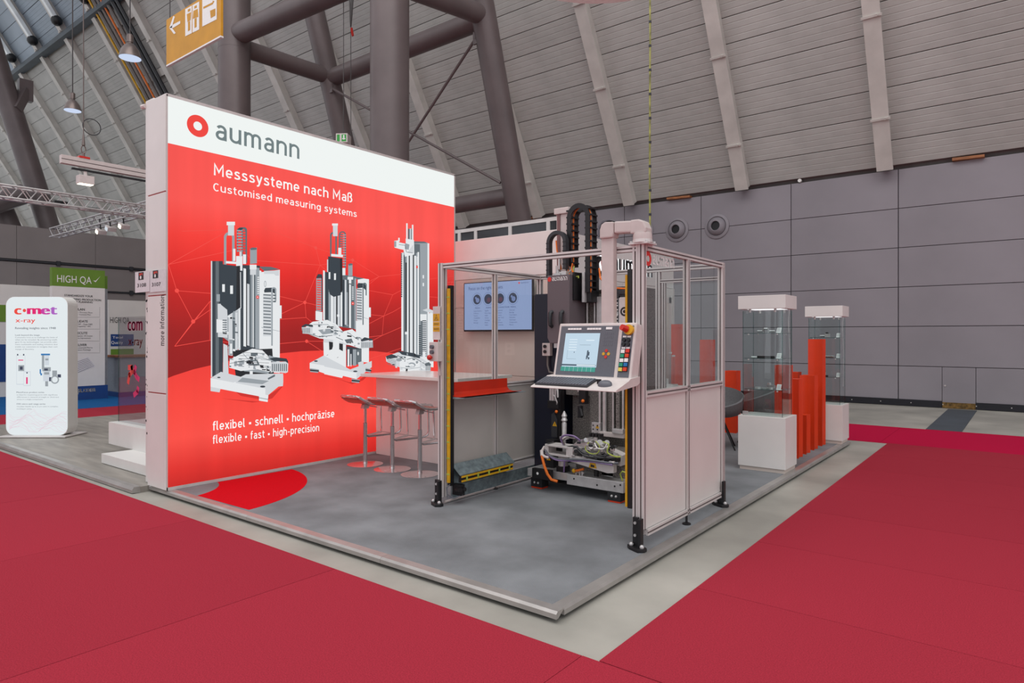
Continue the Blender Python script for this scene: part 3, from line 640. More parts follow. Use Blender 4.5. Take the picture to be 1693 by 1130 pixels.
# vertical text on the end panel, number flag
q = MB(); A, B = onY(268, 572, WY0-0.014), onY(268, 488, WY0-0.014)
add_din(q, 'more information', (A.x+0.045, WY0-0.0135, A.z), UZ, -UX, B.z-A.z, 0.095, 0, .08); q.build('side_lettering', 'print_black', T, norm=False)
NF = ['print_lt', 'print_l', 'print_m', 'print_d', 'print_dd', 'print_k', 'logo_em', 'shade_red']; NI = {n: i for i, n in enumerate(['lt', 'l', 'm', 'd', 'dd', 'k', 'red', 'sh'])}
class Pic:
    """flat print: shapes given in crop coordinates and laid on the wall plane"""
    def __init__(s, f, step=0.00006): s.q = MB(); s.f = f; s.d = 0.0015; s.step = step
    def P(s, m, pts): s.q.poly([s.f(x, y, s.d) for x, y in pts], NI[m]); s.d += s.step
    def R(s, m, x0, y0, x1, y1, k=0): s.P(m, [(x0, y0), (x1, y0+k), (x1, y1+k), (x0, y1)])
    def S(s, m, w, pts):
        for (ax, ay), (bx, by) in zip(pts[:-1], pts[1:]):
            L = math.hypot(bx-ax, by-ay) or 1; nx, ny = -(by-ay)/L*w/2, (bx-ax)/L*w/2; ex, ey = (bx-ax)/L*w*.3, (by-ay)/L*w*.3
            s.q.poly([s.f(x, y, s.d) for x, y in ((ax-ex+nx, ay-ey+ny), (bx+ex+nx, by+ey+ny), (bx+ex-nx, by+ey-ny), (ax-ex-nx, ay-ey-ny))], NI[m])
        s.d += s.step
    def arch(s, m, w, x0, x1, ytop, yl, yr):
        r = (x1-x0)/2; cx = (x0+x1)/2
        s.S(m, w, [(x0, yl)] + [(cx-r*math.cos(math.pi*i/10), ytop+r-r*math.sin(math.pi*i/10)) for i in range(11)] + [(x1, yr)])
    def ladder(s, m, x0, x1, y0, y1, n, k=0, fill=0.45):
        for i in range(n):
            y = y0+(y1-y0)*i/n; h = (y1-y0)/n*fill; s.q.poly([s.f(*p, s.d) for p in ((x0, y), (x1, y+k), (x1, y+h+k), (x0, y+h))], NI[m])
        s.d += s.step
    def E(s, m, x, y, rx, ry): s.P(m, [(x+rx*math.cos(i*.39269908), y+ry*math.sin(i*.39269908)) for i in range(16)])
    def clutter(s, poly, n, size, ms=('m', 'd', 'lt', 'k', 'l', 'lt'), sd=1):
        rg = random.Random(sd); xs = [p[0] for p in poly]; ys = [p[1] for p in poly]
        def inside(x, y):
            c = False
            for (x0, y0), (x1, y1) in zip(poly, poly[1:]+poly[:1]):
                if (y0 > y) != (y1 > y) and x < (x1-x0)*(y-y0)/(y1-y0)+x0: c = not c
            return c
        for i in range(n):
            x, y = rg.uniform(min(xs), max(xs)), rg.uniform(min(ys), max(ys))
            if not inside(x, y): continue
            w, h = rg.uniform(.3, 1)*size, rg.uniform(.15, .5)*size; m = rg.choice(ms)
            if rg.random() < .25: s.E(m, x, y, h*.6, h*.5)
            else: s.P(m, [(x-w/2, y-h/2-w*.06), (x+w/2, y-h/2+w*.06), (x+w/2, y+h/2+w*.06), (x-w/2, y+h/2-w*.06)])
        s.d += 0
    def done(s, name, label, parent): o = s.q.build(name, NF, parent, norm=False); o['label'] = label
def wallmap(ox, oy, sc): return lambda u, v, d: onX(ox+u/sc, oy+v/sc, WX+d)
p = Pic(wallmap(335, 360, 3.645))
p.P('sh', [(110, 1090), (340, 1110), (490, 1010), (420, 1090), (300, 1115)]); p.P('sh', [(180, 1035), (345, 1068), (340, 1095), (230, 1075)])
p.P('dd', [(56, 262), (122, 262), (122, 945), (56, 960)]); p.P('d', [(78, 263), (98, 263), (98, 950), (78, 955)]); p.P('l', [(50, 262), (58, 262), (58, 960), (50, 964)])
p.P('lt', [(345, 330), (465, 315), (465, 938), (345, 930)]); p.P('d', [(340, 295), (412, 297), (465, 312), (372, 322)]); p.P('l', [(370, 322), (460, 318), (460, 350), (440, 350), (430, 340), (370, 340)])
p.R('lt', 460, 530, 476, 608); p.P('m', [(355, 660), (465, 685), (465, 687), (355, 664)])
p.P('dd', [(225, 285), (345, 290), (345, 800), (225, 815)]); p.P('m', [(120, 500), (230, 540), (230, 800), (120, 720)]); p.P('l', [(90, 520), (150, 520), (150, 725), (92, 720)]); p.P('m', [(84, 462), (104, 462), (104, 506), (84, 506)])
p.P('lt', [(84, 612), (132, 622), (132, 690), (84, 694)]); p.ladder('d', 120, 146, 616, 700, 6)
for m, x0, x1, y0, y1 in (('lt', 246, 262, 305, 775), ('k', 262, 268, 305, 775), ('l', 268, 282, 398, 770), ('d', 284, 318, 320, 780), ('m', 292, 300, 330, 780), ('lt', 302, 308, 330, 780), ('m', 318, 342, 300, 790), ('lt', 342, 354, 318, 800), ('l', 196, 212, 560, 800), ('lt', 216, 226, 540, 800), ('d', 180, 196, 600, 800), ('l', 156, 180, 560, 830)): p.R(m, x0, y0, x1, y1, 4)
p.arch('m', 15, 136, 185, 95, 280, 268); p.R('l', 153, 45, 190, 108); p.R('lt', 145, 25, 195, 46)
p.arch('d', 8, 210, 262, 62, 205, 270); p.arch('d', 8, 238, 264, 62, 230, 270); p.ladder('m', 206, 240, 74, 215, 8); p.ladder('d', 240, 262, 80, 215, 8, 0, .3); p.P('dd', [(206, 72), (222, 60), (246, 62), (232, 76)])
p.R('lt', 202, 232, 240, 320); p.R('l', 222, 206, 236, 235); p.R('lt', 243, 222, 262, 280); p.R('lt', 183, 188, 198, 262); p.R('lt', 140, 262, 225, 276, 6)
p.P('m', [(286, 188), (327, 180), (327, 276), (286, 280)]); p.P('d', [(286, 186), (300, 180), (326, 182), (326, 194), (290, 196)]); p.R('lt', 284, 284, 325, 312); p.R('l', 286, 312, 322, 345)
p.P('dd', [(110, 280), (206, 292), (202, 560), (150, 592), (148, 556), (110, 525)]); p.P('k', [(206, 292), (226, 290), (230, 540), (202, 560)]); p.R('lt', 118, 402, 134, 448); p.R('lt', 166, 410, 183, 460); p.S('l', 5, [(228, 330), (230, 545), (200, 566)])
p.P('lt', [(330, 460), (340, 460), (340, 352), (330, 352)]); p.ladder('d', 328, 341, 352, 462, 9, 0, .3); p.E('red', 331, 480, 9, 10); p.E('lt', 331, 480, 3, 4)
p.P('dd', [(370, 440), (378, 424), (430, 422), (442, 440), (440, 462), (420, 450), (372, 452)]); p.arch('m', 9, 418, 440, 424, 770, 500); p.R('l', 364, 460, 414, 715); p.ladder('d', 366, 412, 462, 715, 13, 3, .34); p.ladder('d', 424, 442, 464, 520, 3, 0, .5); p.E('m', 377, 400, 7, 19); p.E('lt', 377, 400, 4, 15)
p.P('lt', [(356, 714), (412, 718), (412, 825), (356, 812)])
p.P('k', [(180, 800), (420, 790), (430, 960), (200, 960)]); p.P('m', [(250, 900), (400, 930), (390, 975), (250, 960)])
p.P('lt', [(164, 856), (250, 812), (300, 790), (360, 800), (410, 850), (420, 935), (330, 915), (230, 925), (160, 905)]); p.P('m', [(190, 868), (250, 860), (250, 900), (190, 896)]); p.P('d', [(262, 862), (330, 858), (345, 890), (280, 892)]); p.P('l', [(275, 868), (325, 866), (330, 882), (285, 884)]); p.R('d', 290, 815, 332, 835); p.P('m', [(400, 830), (445, 845), (445, 880), (395, 860)])
p.ladder('k', 220, 400, 812, 905, 5, 8, .10); p.S('d', 3, [(165, 880), (250, 862), (330, 905), (418, 900)]); p.S('m', 4, [(240, 815), (270, 850), (360, 846), (410, 860)])
p.clutter([(164, 856), (300, 795), (410, 850), (420, 935), (330, 915), (160, 905)], 60, 34, sd=2); p.clutter([(100, 520), (225, 560), (225, 820), (130, 800)], 26, 26, sd=3)
p.P('dd', [(400, 850), (440, 842), (505, 850), (515, 865), (515, 885), (500, 868), (430, 866)]); p.P('l', [(412, 872), (500, 868), (516, 880), (514, 932), (500, 938), (412, 928)])
for i in range(8): p.R('d', 418+i*12, 882, 424+i*12, 926)
p.P('l', [(125, 760), (150, 772), (158, 985), (122, 985)]); p.R('m', 160, 735, 182, 830); p.R('lt', 165, 760, 178, 820)
p.P('k', [(230, 925), (390, 940), (380, 980), (240, 965)]); p.R('lt', 284, 925, 302, 978)
p.P('l', [(48, 968), (110, 930), (230, 960), (260, 945), (485, 940), (485, 955), (378, 1032)]); p.P('m', [(240, 965), (400, 985), (360, 1005), (210, 990)]); p.P('lt', [(48, 968), (378, 1032), (378, 1085), (48, 1022)]); p.P('l', [(378, 1032), (486, 952), (486, 995), (378, 1085)]); p.P('lt', [(100, 990), (160, 1002), (200, 990), (200, 1018), (160, 1030), (100, 1018)])
p.P('l', [(48, 1020), (108, 1032), (102, 1054), (48, 1046)]); p.P('lt', [(340, 1060), (396, 1072), (392, 1112), (340, 1104)]); p.P('m', [(340, 1084), (394, 1094), (394, 1099), (340, 1089)]); p.P('l', [(440, 1010), (486, 990), (484, 1016), (446, 1020)]); p.E('dd', 362, 1019, 16, 6); p.E('dd', 98, 964, 10, 4); p.P('d', [(392, 968), (436, 945), (436, 958), (396, 978)])
p.done('printed_machine', 'printed picture of a grey measuring machine with dark cover, on the left', LB)
p = Pic(wallmap(490, 360, 3.9))
p.P('sh', [(100, 1000), (250, 1035), (360, 1075), (490, 990), (430, 1050), (340, 1062)])
p.P('lt', [(395, 388), (468, 398), (468, 935), (395, 930)]); p.P('d', [(290, 370), (400, 385), (440, 392), (395, 400)]); p.R('lt', 466, 580, 480, 642); p.P('m', [(425, 640), (468, 655), (468, 657), (425, 643)])
p.P('d', [(176, 350), (385, 380), (385, 720), (176, 690)])
for m, x0, x1, y0, y1 in (('lt', 172, 184, 340, 660), ('dd', 186, 206, 350, 690), ('m', 208, 220, 480, 700), ('lt', 222, 238, 500, 710), ('l', 240, 256, 500, 760), ('k', 256, 264, 480, 720), ('l', 266, 280, 490, 700), ('lt', 284, 296, 480, 700), ('dd', 298, 310, 400, 700), ('l', 312, 322, 400, 690), ('m', 322, 332, 480, 700), ('k', 332, 338, 400, 690), ('lt', 340, 352, 430, 710), ('d', 354, 374, 400, 710), ('m', 374, 386, 390, 720)): p.R(m, x0, y0, x1, y1, 3)
p.arch('d', 10, 222, 256, 98, 258, 250); p.R('l', 236, 50, 266, 120); p.R('lt', 230, 38, 268, 52)
p.arch('d', 8, 278, 316, 92, 250, 330); p.ladder('d', 274, 300, 106, 210, 7); p.ladder('m', 300, 320, 108, 320, 13); p.R('lt', 224, 234, 300, 250, 6); p.R('lt', 270, 195, 290, 240); p.R('lt', 296, 325, 316, 372); p.R('l', 198, 270, 206, 350)
p.P('dd', [(205, 250), (282, 262), (284, 490), (205, 462)]); p.P('k', [(282, 262), (296, 262), (298, 468), (284, 490)]); p.P('dd', [(208, 462), (288, 490), (286, 500), (240, 512), (216, 494)]); p.R('lt', 208, 352, 219, 396); p.R('lt', 243, 360, 255, 402)
p.P('m', [(334, 304), (362, 296), (362, 375), (334, 380)]); p.P('d', [(334, 302), (345, 295), (362, 297), (362, 306), (340, 310)]); p.R('lt', 330, 382, 366, 400); p.R('lt', 338, 400, 354, 425)
p.ladder('l', 358, 370, 445, 535, 8, 0, .6); p.E('red', 364, 554, 9, 11); p.E('lt', 364, 554, 3, 4)
p.P('dd', [(128, 385), (140, 364), (165, 366), (168, 380), (168, 600), (160, 600), (158, 388), (132, 392)]); p.R('m', 128, 392, 162, 605); p.ladder('red', 132, 160, 400, 602, 13, 2, .5); p.P('lt', [(124, 602), (168, 610), (168, 670), (124, 660)])
p.P('dd', [(392, 440), (398, 422), (440, 424), (452, 448), (448, 470), (430, 452), (396, 456)]); p.R('l', 388, 458, 424, 665); p.ladder('d', 390, 422, 460, 665, 12, 3, .36); p.arch('d', 7, 430, 450, 424, 690, 500); p.P('lt', [(384, 665), (424, 672), (424, 770), (384, 755)])
p.P('lt', [(174, 800), (320, 810), (320, 975), (295, 1035), (180, 1010)]); p.P('l', [(175, 760), (410, 780), (410, 830), (175, 805)]); p.P('k', [(210, 800), (300, 815), (300, 862), (275, 850), (270, 835), (236, 830), (230, 850), (212, 855)]); p.P('lt', [(236, 790), (276, 795), (276, 850), (236, 850)])
p.P('dd', [(324, 830), (420, 845), (420, 945), (324, 955)]); p.R('lt', 330, 850, 342, 960); p.R('l', 348, 880, 356, 960); p.P('m', [(364, 850), (386, 850), (386, 955), (364, 955)]); p.P('d', [(388, 850), (418, 850), (418, 935), (388, 950)]); p.E('lt', 398, 877, 5, 12); p.P('l', [(398, 935), (432, 925), (434, 945), (402, 960)])
p.P('lt', [(105, 672), (200, 660), (260, 690), (300, 735), (360, 720), (420, 770), (410, 845), (320, 815), (250, 790), (150, 780), (60, 745), (60, 705)]); p.P('m', [(140, 725), (220, 715), (240, 745), (170, 755)]); p.P('d', [(310, 788), (356, 780), (368, 808), (325, 812)]); p.P('k', [(200, 700), (250, 712), (240, 722), (195, 710)]); p.S('d', 4, [(60, 745), (150, 770), (230, 760), (300, 790)]); p.S('m', 4, [(110, 690), (200, 690), (260, 730), (330, 740), (400, 790)]); p.E('lt', 250, 760, 18, 12); p.R('l', 236, 700, 258, 762); p.R('lt', 262, 625, 278, 640)
p.clutter([(105, 672), (200, 660), (300, 735), (420, 770), (410, 845), (320, 815), (150, 780), (60, 745)], 75, 30, sd=4)
p.P('dd', [(34, 700), (60, 686), (105, 692), (105, 702), (60, 700), (38, 715)]); p.P('l', [(34, 708), (104, 706), (104, 752), (40, 748)])
for i in range(6): p.R('d', 38+i*9, 712, 42+i*9, 746)
p.P('dd', [(414, 790), (440, 772), (490, 784), (494, 800), (470, 790), (420, 800)]); p.P('l', [(414, 800), (492, 792), (494, 838), (414, 846)])
for i in range(8): p.R('d', 420+i*9.5, 804, 424+i*9.5, 840)
p.P('l', [(86, 938), (176, 890), (176, 960), (320, 990), (400, 960), (486, 925), (388, 1002)]); p.P('lt', [(86, 938), (180, 955), (180, 1005), (86, 975)]); p.P('lt', [(295, 985), (388, 1002), (388, 1042), (295, 1020)]); p.P('l', [(388, 1002), (486, 925), (486, 965), (388, 1042)])
for x, y, w in ((88, 972, 58), (356, 1038, 54), (446, 970, 38)): p.P('m', [(x, y), (x+w, y+8), (x+w-6, y+30), (x, y+24)]); p.P('k', [(x, y+8), (x+w, y+14), (x+w, y+22), (x, y+17)])
p.E('dd', 380, 992, 14, 5); p.E('dd', 126, 926, 12, 5); p.S('dd', 2, [(196, 890), (204, 884)]); p.S('dd', 2, [(262, 905), (270, 900)])
p.done('printed_machine', 'printed picture of a measuring machine on a square base, in the middle', LB)
p = Pic(wallmap(620, 360, 4.036))
p.P('lt', [(300, 170), (362, 172), (362, 640), (390, 620), (390, 1000), (300, 990)]); p.P('m', [(258, 160), (350, 166), (350, 930), (258, 930)]); p.P('d', [(250, 158), (330, 160), (350, 170), (262, 172)]); p.P('d', [(262, 175), (300, 178), (300, 930), (262, 920)])
p.P('m', [(185, 230), (262, 240), (262, 930), (185, 890)])
for m, x0, x1, y0, y1 in (('lt', 176, 190, 235, 890), ('d', 190, 204, 250, 900), ('k', 204, 212, 300, 760), ('lt', 214, 224, 245, 905), ('k', 226, 232, 245, 905), ('lt', 234, 246, 245, 910), ('l', 247, 253, 245, 910), ('k', 253, 260, 250, 915), ('lt', 262, 274, 255, 920), ('m', 274, 284, 235, 915), ('lt', 284, 294, 230, 915)): p.R(m, x0, y0, x1, y1)
p.ladder('dd', 172, 182, 240, 535, 24, 0, .6); p.ladder('lt', 262, 272, 300, 900, 22, 0, .5); p.R('lt', 208, 38, 218, 170); p.R('d', 220, 75, 246, 160); p.R('lt', 246, 48, 256, 165); p.R('l', 232, 72, 240, 160)
p.P('lt', [(128, 156), (160, 150), (160, 165), (205, 175), (205, 140), (260, 150), (262, 245), (200, 262), (190, 215), (165, 210), (130, 200)]); p.P('m', [(200, 170), (230, 180), (225, 215), (200, 210)]); p.P('l', [(215, 235), (255, 180), (258, 240)]); p.R('m', 128, 158, 142, 196); p.R('lt', 155, 135, 165, 160); p.S('d', 3, [(160, 180), (200, 185), (210, 230), (250, 235)])
p.R('red', 275, 322, 286, 338); p.ladder('lt', 276, 285, 262, 318, 6, 0, .6); p.R('lt', 318, 384, 327, 406); p.R('lt', 318, 436, 327, 458)
p.P('l', [(316, 618), (350, 606), (388, 620), (388, 640), (350, 630)]); p.R('lt', 302, 645, 345, 690); p.R('l', 318, 690, 344, 920); p.ladder('dd', 316, 342, 686, 920, 17, 0, .42); p.ladder('dd', 292, 306, 720, 930, 15, 0, .5); p.R('d', 306, 690, 316, 920); p.R('lt', 318, 895, 336, 1010); p.R('lt', 200, 764, 214, 780)
p.P('l', [(72, 930), (150, 900), (260, 905), (330, 950), (372, 985), (372, 1022), (300, 1040), (165, 1035), (165, 1000), (120, 985), (75, 960)]); p.P('lt', [(165, 940), (230, 920), (300, 960), (300, 1035), (165, 1035)]); p.P('dd', [(72, 926), (110, 912), (150, 925), (150, 935), (80, 945)]); p.S('d', 4, [(150, 920), (200, 950), (260, 935), (330, 975)]); p.S('k', 4, [(140, 945), (180, 938), (200, 960)]); p.E('m', 245, 985, 26, 18); p.E('lt', 245, 987, 17, 11); p.E('m', 160, 950, 20, 10); p.ladder('d', 82, 140, 935, 985, 5, 18, .3); p.P('dd', [(150, 890), (262, 905), (300, 930), (300, 940), (180, 915)])
p.clutter([(90, 925), (260, 905), (370, 985), (300, 1035), (165, 1030), (120, 980)], 55, 30, sd=6)
for i in range(5): p.R('d', 340+i*7, 975, 343+i*7, 1020)
p.P('d', [(330, 975), (360, 965), (374, 980), (370, 990), (335, 985)]); p.S('m', 3, [(170, 1000), (230, 1010), (300, 1000)])
p.done('printed_machine', 'printed picture of a tall slim measuring machine, on the right', LB)

# number flag on the wall end
T = thing('number_flag', 'folded white paper flag with the stand numbers 3108 and 3107', 'paper sign', (-7.24, 3.06, 2.0))
zt, zb = onY(250, 447, 3.05).z, onY(250, 482, 3.05).z; xa, xm, xc = onY(224, 460, 3.05).x, onY(247.5, 460, 3.05).x, onY(274, 460, 3.05).x
MB().box(xa, xm, 3.046, 3.05, zb, zt).build('sheet', 'paper', T); MB().box(xm, xc, 3.052, 3.055, zb-0.01, zt-0.005).build('sheet', 'paper', T)
q = MB(); w = xm-xa
add_text(q, '3108', (xa+w*.16, 3.0455, zb+0.055), UX, UZ, w*.62, 0.04, 0, 0.02); add_text(q, '3107', (xm+w*.14, 3.0515, zb+0.048), UX, UZ, w*.58, 0.04, 0, 0.02)
q.build('lettering', 'print_black', T, norm=False)
q = MB()
for x in (xa+w*.25, xm+w*.2):
    y = 3.0455 if x < xm else 3.0515
    q.box(x, x+w*.36, y-0.0006, y, zb+.13, zb+.21, 0); q.box(x+.02, x+w*.3, y-0.001, y-.0005, zb+.175, zb+.2, 1); disc(q, (x+w*.22, y-.0012, zb+.165), UX, UZ, .022, 0); disc(q, (x+w*.16, y-.0014, zb+.155), UX, UZ, .018, 2)
q.build('emblem', ['print_black', 'red_plastic', 'print_white'], T, norm=False)

# ================================================================== white cabin at the back of the stand
CYF, CXS, CYE = 7.31, -4.98, 11.0
T = thing('booth_cabin', 'white storage cabin with raised backlit letters behind the machine', 'cabin', (-5.9, 9, PT)); CAB = T
MB().box(-6.83, CXS-0.03, CYF+0.03, CYE, PT, 2.46).build('core', 'cream_panel', T)
MB().box(-6.835, CXS, CYF, CYE, 2.46, 3.05).build('fascia', 'white', T, bevel=0.006)
xs = [-6.83, -5.32, CXS-0.03]
for x0, x1 in zip(xs[:-1], xs[1:]):
    for z0, z1 in ((PT, 1.06), (1.06, 2.04), (2.04, 2.46)): MB().box(x0+.003, x1-.003, CYF+0.005, CYF+0.03, z0+.003, z1-.003).build('wall_panel', 'cream_panel', T)
ys = [CYF+.005, 8.23, 9.15, 10.07, CYE]
for y0, y1 in zip(ys[:-1], ys[1:]):
    for z0, z1 in ((PT, 1.06), (1.06, 2.04), (2.04, 2.46)): MB().box(CXS-.03, CXS-.005, y0+.003, y1-.003, z0+.003, z1-.003).build('wall_panel', 'white_panel', T)
MB().box(CXS-.045, CXS+.015, CYE-.05, CYE, PT, 2.46).build('corner_post', 'alu', T)
q = MB(); q.box(CXS-.004, CXS+.006, 10.25, 10.36, PT, 2.3); q.box(CXS-.004, CXS+.006, 10.8, 10.9, PT, 2.3); q.box(CXS-.004, CXS+.006, 10.25, 10.9, 2.2, 2.3); q.build('door_frame', 'pinkish_column', T)
MB().box(CXS-.004, CXS+.002, 10.36, 10.8, PT+.02, 2.2).build('door_leaf', 'cream_panel', T)
MB().cyl((CXS, 10.42, 1.1), (CXS+.05, 10.42, 1.1), 0.012).build('door_handle', 'steel', T, True)
q = MB(); A, B = onX(1011, 447, CXS), onX(1078, 450, CXS); zt = onX(1011, 424, CXS).z
hl = [(A.y-.42, 2.50), (B.y+.12, 2.50), (B.y+.12, 2.93), (A.y-.42, 2.93)]
add_din(q, 'aumann', (CXS+.014, A.y, 2.6), UY, UZ, B.y-A.y, 0.29, 0, .1, thick=.008); ring(q, (CXS+.014, A.y-.2, 2.72), UY, UZ, .055, .14, 1)
q.build('raised_lettering', ['plastic_dark', 'logo_red'], T, norm=False)
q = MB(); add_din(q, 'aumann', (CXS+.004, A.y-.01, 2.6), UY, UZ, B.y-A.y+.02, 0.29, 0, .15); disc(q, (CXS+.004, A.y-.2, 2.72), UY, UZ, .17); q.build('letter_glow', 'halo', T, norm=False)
# glazed partition rising behind the cabin
T = thing('glazed_partition', 'aluminium framed partition with dark panes rising behind the white cabin', 'partition', (-7.1, 9.02, 0))
YP = 9.0; xx = [onY(v, 380, YP).x for v in (752, 759, 786, 843, 906, 938)]
q = MB(); q.box(xx[0]-.6, xx[-1], YP, YP+.06, 3.53, 3.59); q.build('top_rail', 'alu', T)
for x in xx[1:]: MB().box(x-.035, x+.035, YP, YP+.06, 0, 3.53).build('mullion', 'alu', T)
for x0, x1 in zip([xx[0]-.6]+xx[1:-1], xx[1:]): MB().box(x0+.035, x1-.035, YP+.02, YP+.04, 0.05, 3.53).build('pane', 'dark_glass', T)

# television
T = thing('television', 'wall mounted flat television with a pale blue presentation slide', 'television', (-5.93, 7.2, 1.7))
MB().box(-6.56, -5.30, 7.205, 7.245, 1.685, 2.40).build('housing', 'black', T, bevel=0.006)
MB().box(-6.1, -5.75, 7.245, CYF, 1.9, 2.2).build('wall_bracket', 'plastic_dark', T)
SY = 7.2045; q = MB(); q.poly([(-6.545, SY, 1.71), (-5.315, SY, 1.71), (-5.315, SY, 2.388), (-6.545, SY, 2.388)]); S = q.build('screen', 'screen_blue', T, norm=False)
q = MB(); y = SY-.0008
add_text(q, 'Focus on the right markets', (-6.46, y, 2.29), UX, UZ, .64, .05, 0); add_text(q, 'aumann', (-5.50, y, 2.345), UX, UZ, .13, .022, 0)
disc(q, (-5.53, y, 2.353), UX, UZ, .013, 3)
cols = ((-6.36, 'Vehicles', ['Large Gearbox', 'E-Motors', 'Motors', 'Crankshafts', 'Pistons', 'Bearings']), (-6.15, 'Aviation', ['Spindle', 'Rotor discs', 'Shafts', 'Screws', 'Housings', 'Blades', 'Valves']), (-5.93, 'Consumer Goods', ['Household', 'Hardware', 'Furniture', 'Power Tools', 'Robots', 'Appliances', 'Accessories']), (-5.70, 'Industry', ['Industrial', 'Bearings', 'Tool makers', 'Hydraulics', 'Gearboxes', 'Compressors', 'Motors']))
for i, (x, h, ls) in enumerate(cols):
    c = (x+.06, y, 2.15); ring(q, c, UX, UZ, .088, .096, 2); disc(q, (c[0], y+.0002, c[2]), UX, UZ, .072, 1)
    disc(q, (c[0]+.012, y-.0002, c[2]-.012), UX, UZ, .035, 4 if i in (1, 2) else 2); disc(q, (c[0]-.02, y-.0004, c[2]+.022), UX, UZ, .018, 2 if i in (0, 3) else 1)
    add_text(q, h, (x+.02, y, 2.02), UX, UZ, None, .021, 0, .015); q.poly([(x-.01, y, 2.008), (x+.13, y, 2.008), (x+.13, y, 2.010), (x-.01, y, 2.010)], 2)
    for j, l in enumerate(ls): add_text(q, l, (x, y, 1.975-.034*j), UX, UZ, None, .018, 0)
q.build('slide', ['screen_text', 'screen_dark', 'screen_line', 'logo_em', 'screen_rose'], S, norm=False)

# ================================================================== bar counter and stools
T = thing('bar_counter', 'long white bar counter with overhanging top beside the red wall', 'counter', (-5.9, 6.0, PT))
MB().box(-6.81, -5.1, 5.50, 6.5, 1.095, 1.135).build('counter_top', 'white_panel', T, bevel=0.004)
MB().box(-6.81, -5.25, 5.80, 6.4, PT, 1.095).build('core', 'white', T)
for x0, x1 in ((-6.81, -5.25),):
    for z0, z1 in ((PT+.002, 0.36), (0.366, 1.095)): MB().box(x0, x1, 5.76, 5.80, z0, z1).build('front_panel', 'white', T)
SG = 'bar stools at the white counter'
def make_stool():
    t = thing('bar_stool', '', 'bar stool', group=SG); L = dict(local=True)
    MB().lathe([(0.215, 0), (0.215, 0.006), (0.19, 0.012), (0.03, 0.018), (0.028, 0.03)], (0, 0, 0), 32).build('base', 'chrome', t, True, **L)
    MB().lathe([(0.025, 0.018), (0.025, 0.50), (0.027, 0.503), (0.019, 0.51), (0.019, 0.70)], (0, 0, 0), 16).build('column', 'chrome', t, True, **L)
    MB().prism([(-0.05, 0.68), (0.03, 0.68), (0.06, 0.735), (-0.03, 0.735)], 'x', -0.03, 0.03).build('mount', 'steel', t, bevel=.005, **L)
    # seat: curved shell, rear lip higher, front edge dipping; local +y is forward
    prof = [(-0.235, 0.825), (-0.215, 0.83), (-0.17, 0.80), (-0.10, 0.765), (-0.03, 0.748), (0.06, 0.742), (0.13, 0.745), (0.19, 0.75)]
    def w(y): return 0.175 if -0.2 < y < 0.15 else 0.15
    q = MB(); vs = []; K = len(prof)
    for dz in (0, -0.012):
        for y, z in prof: vs += [(-w(y), y, z+dz), (w(y), y, z+dz)]
    n = 2*K; fs = [(2*i, 2*i+1, 2*i+3, 2*i+2) for i in range(K-1)] + [(n+2*i+2, n+2*i+3, n+2*i+1, n+2*i) for i in range(K-1)]
    fs += [(2*i, 2*i+2, n+2*i+2, n+2*i) for i in range(K-1)] + [(2*i+3, 2*i+1, n+2*i+1, n+2*i+3) for i in range(K-1)] + [(0, 1, n+1, n), (2*K-1, 2*K-2, n+2*K-2, n+2*K-1)]
    q.add(vs, fs); q.build('seat', 'seat_wood', t, True, **L)
    loop = [(-0.185, 0.19, 0.75), (-0.185, 0.06, 0.742), (-0.185, -0.03, 0.748), (-0.185, -0.10, 0.765), (-0.185, -0.17, 0.80), (-0.165, -0.225, 0.838), (-0.13, -0.245, 0.845), (0.13, -0.245, 0.845), (0.165, -0.225, 0.838), (0.185, -0.17, 0.80), (0.185, -0.10, 0.765), (0.185, -0.03, 0.748), (0.185, 0.06, 0.742), (0.185, 0.19, 0.75)]
    # frame runs on into the foot loop that hangs in front
    foot = [(0.185, 0.36, 0.745), (0.185, 0.40, 0.71), (0.185, 0.41, 0.42), (0.17, 0.40, 0.37), (0.13, 0.36, 0.345), (0.03, 0.03, 0.34), (-0.03, 0.03, 0.34), (-0.13, 0.36, 0.345), (-0.17, 0.40, 0.37), (-0.185, 0.41, 0.42), (-0.185, 0.40, 0.71), (-0.185, 0.36, 0.745)]
    MB().tube(loop, 0.016, 8).build('seat_frame', 'chrome', t, True, **L)
    MB().tube([loop[-1]]+foot+[loop[0]], 0.013, 8).build('foot_rest', 'chrome', t, True, **L)
    MB().tube([(0.03, 0.02, 0.715), (0.10, 0.05, 0.705), (0.15, 0.06, 0.70)], 0.007, 6).build('lever', 'steel', t, True, **L)
    return t
st = make_stool()
for i, (x, l) in enumerate(((-6.35, 'chrome bar stool nearest the red wall'), (-5.86, 'middle chrome bar stool of the three at the counter'), (-5.40, 'chrome bar stool nearest the machine enclosure, half behind its post'))): place(st, i == 0, (x, 5.2, PT), 0, l)

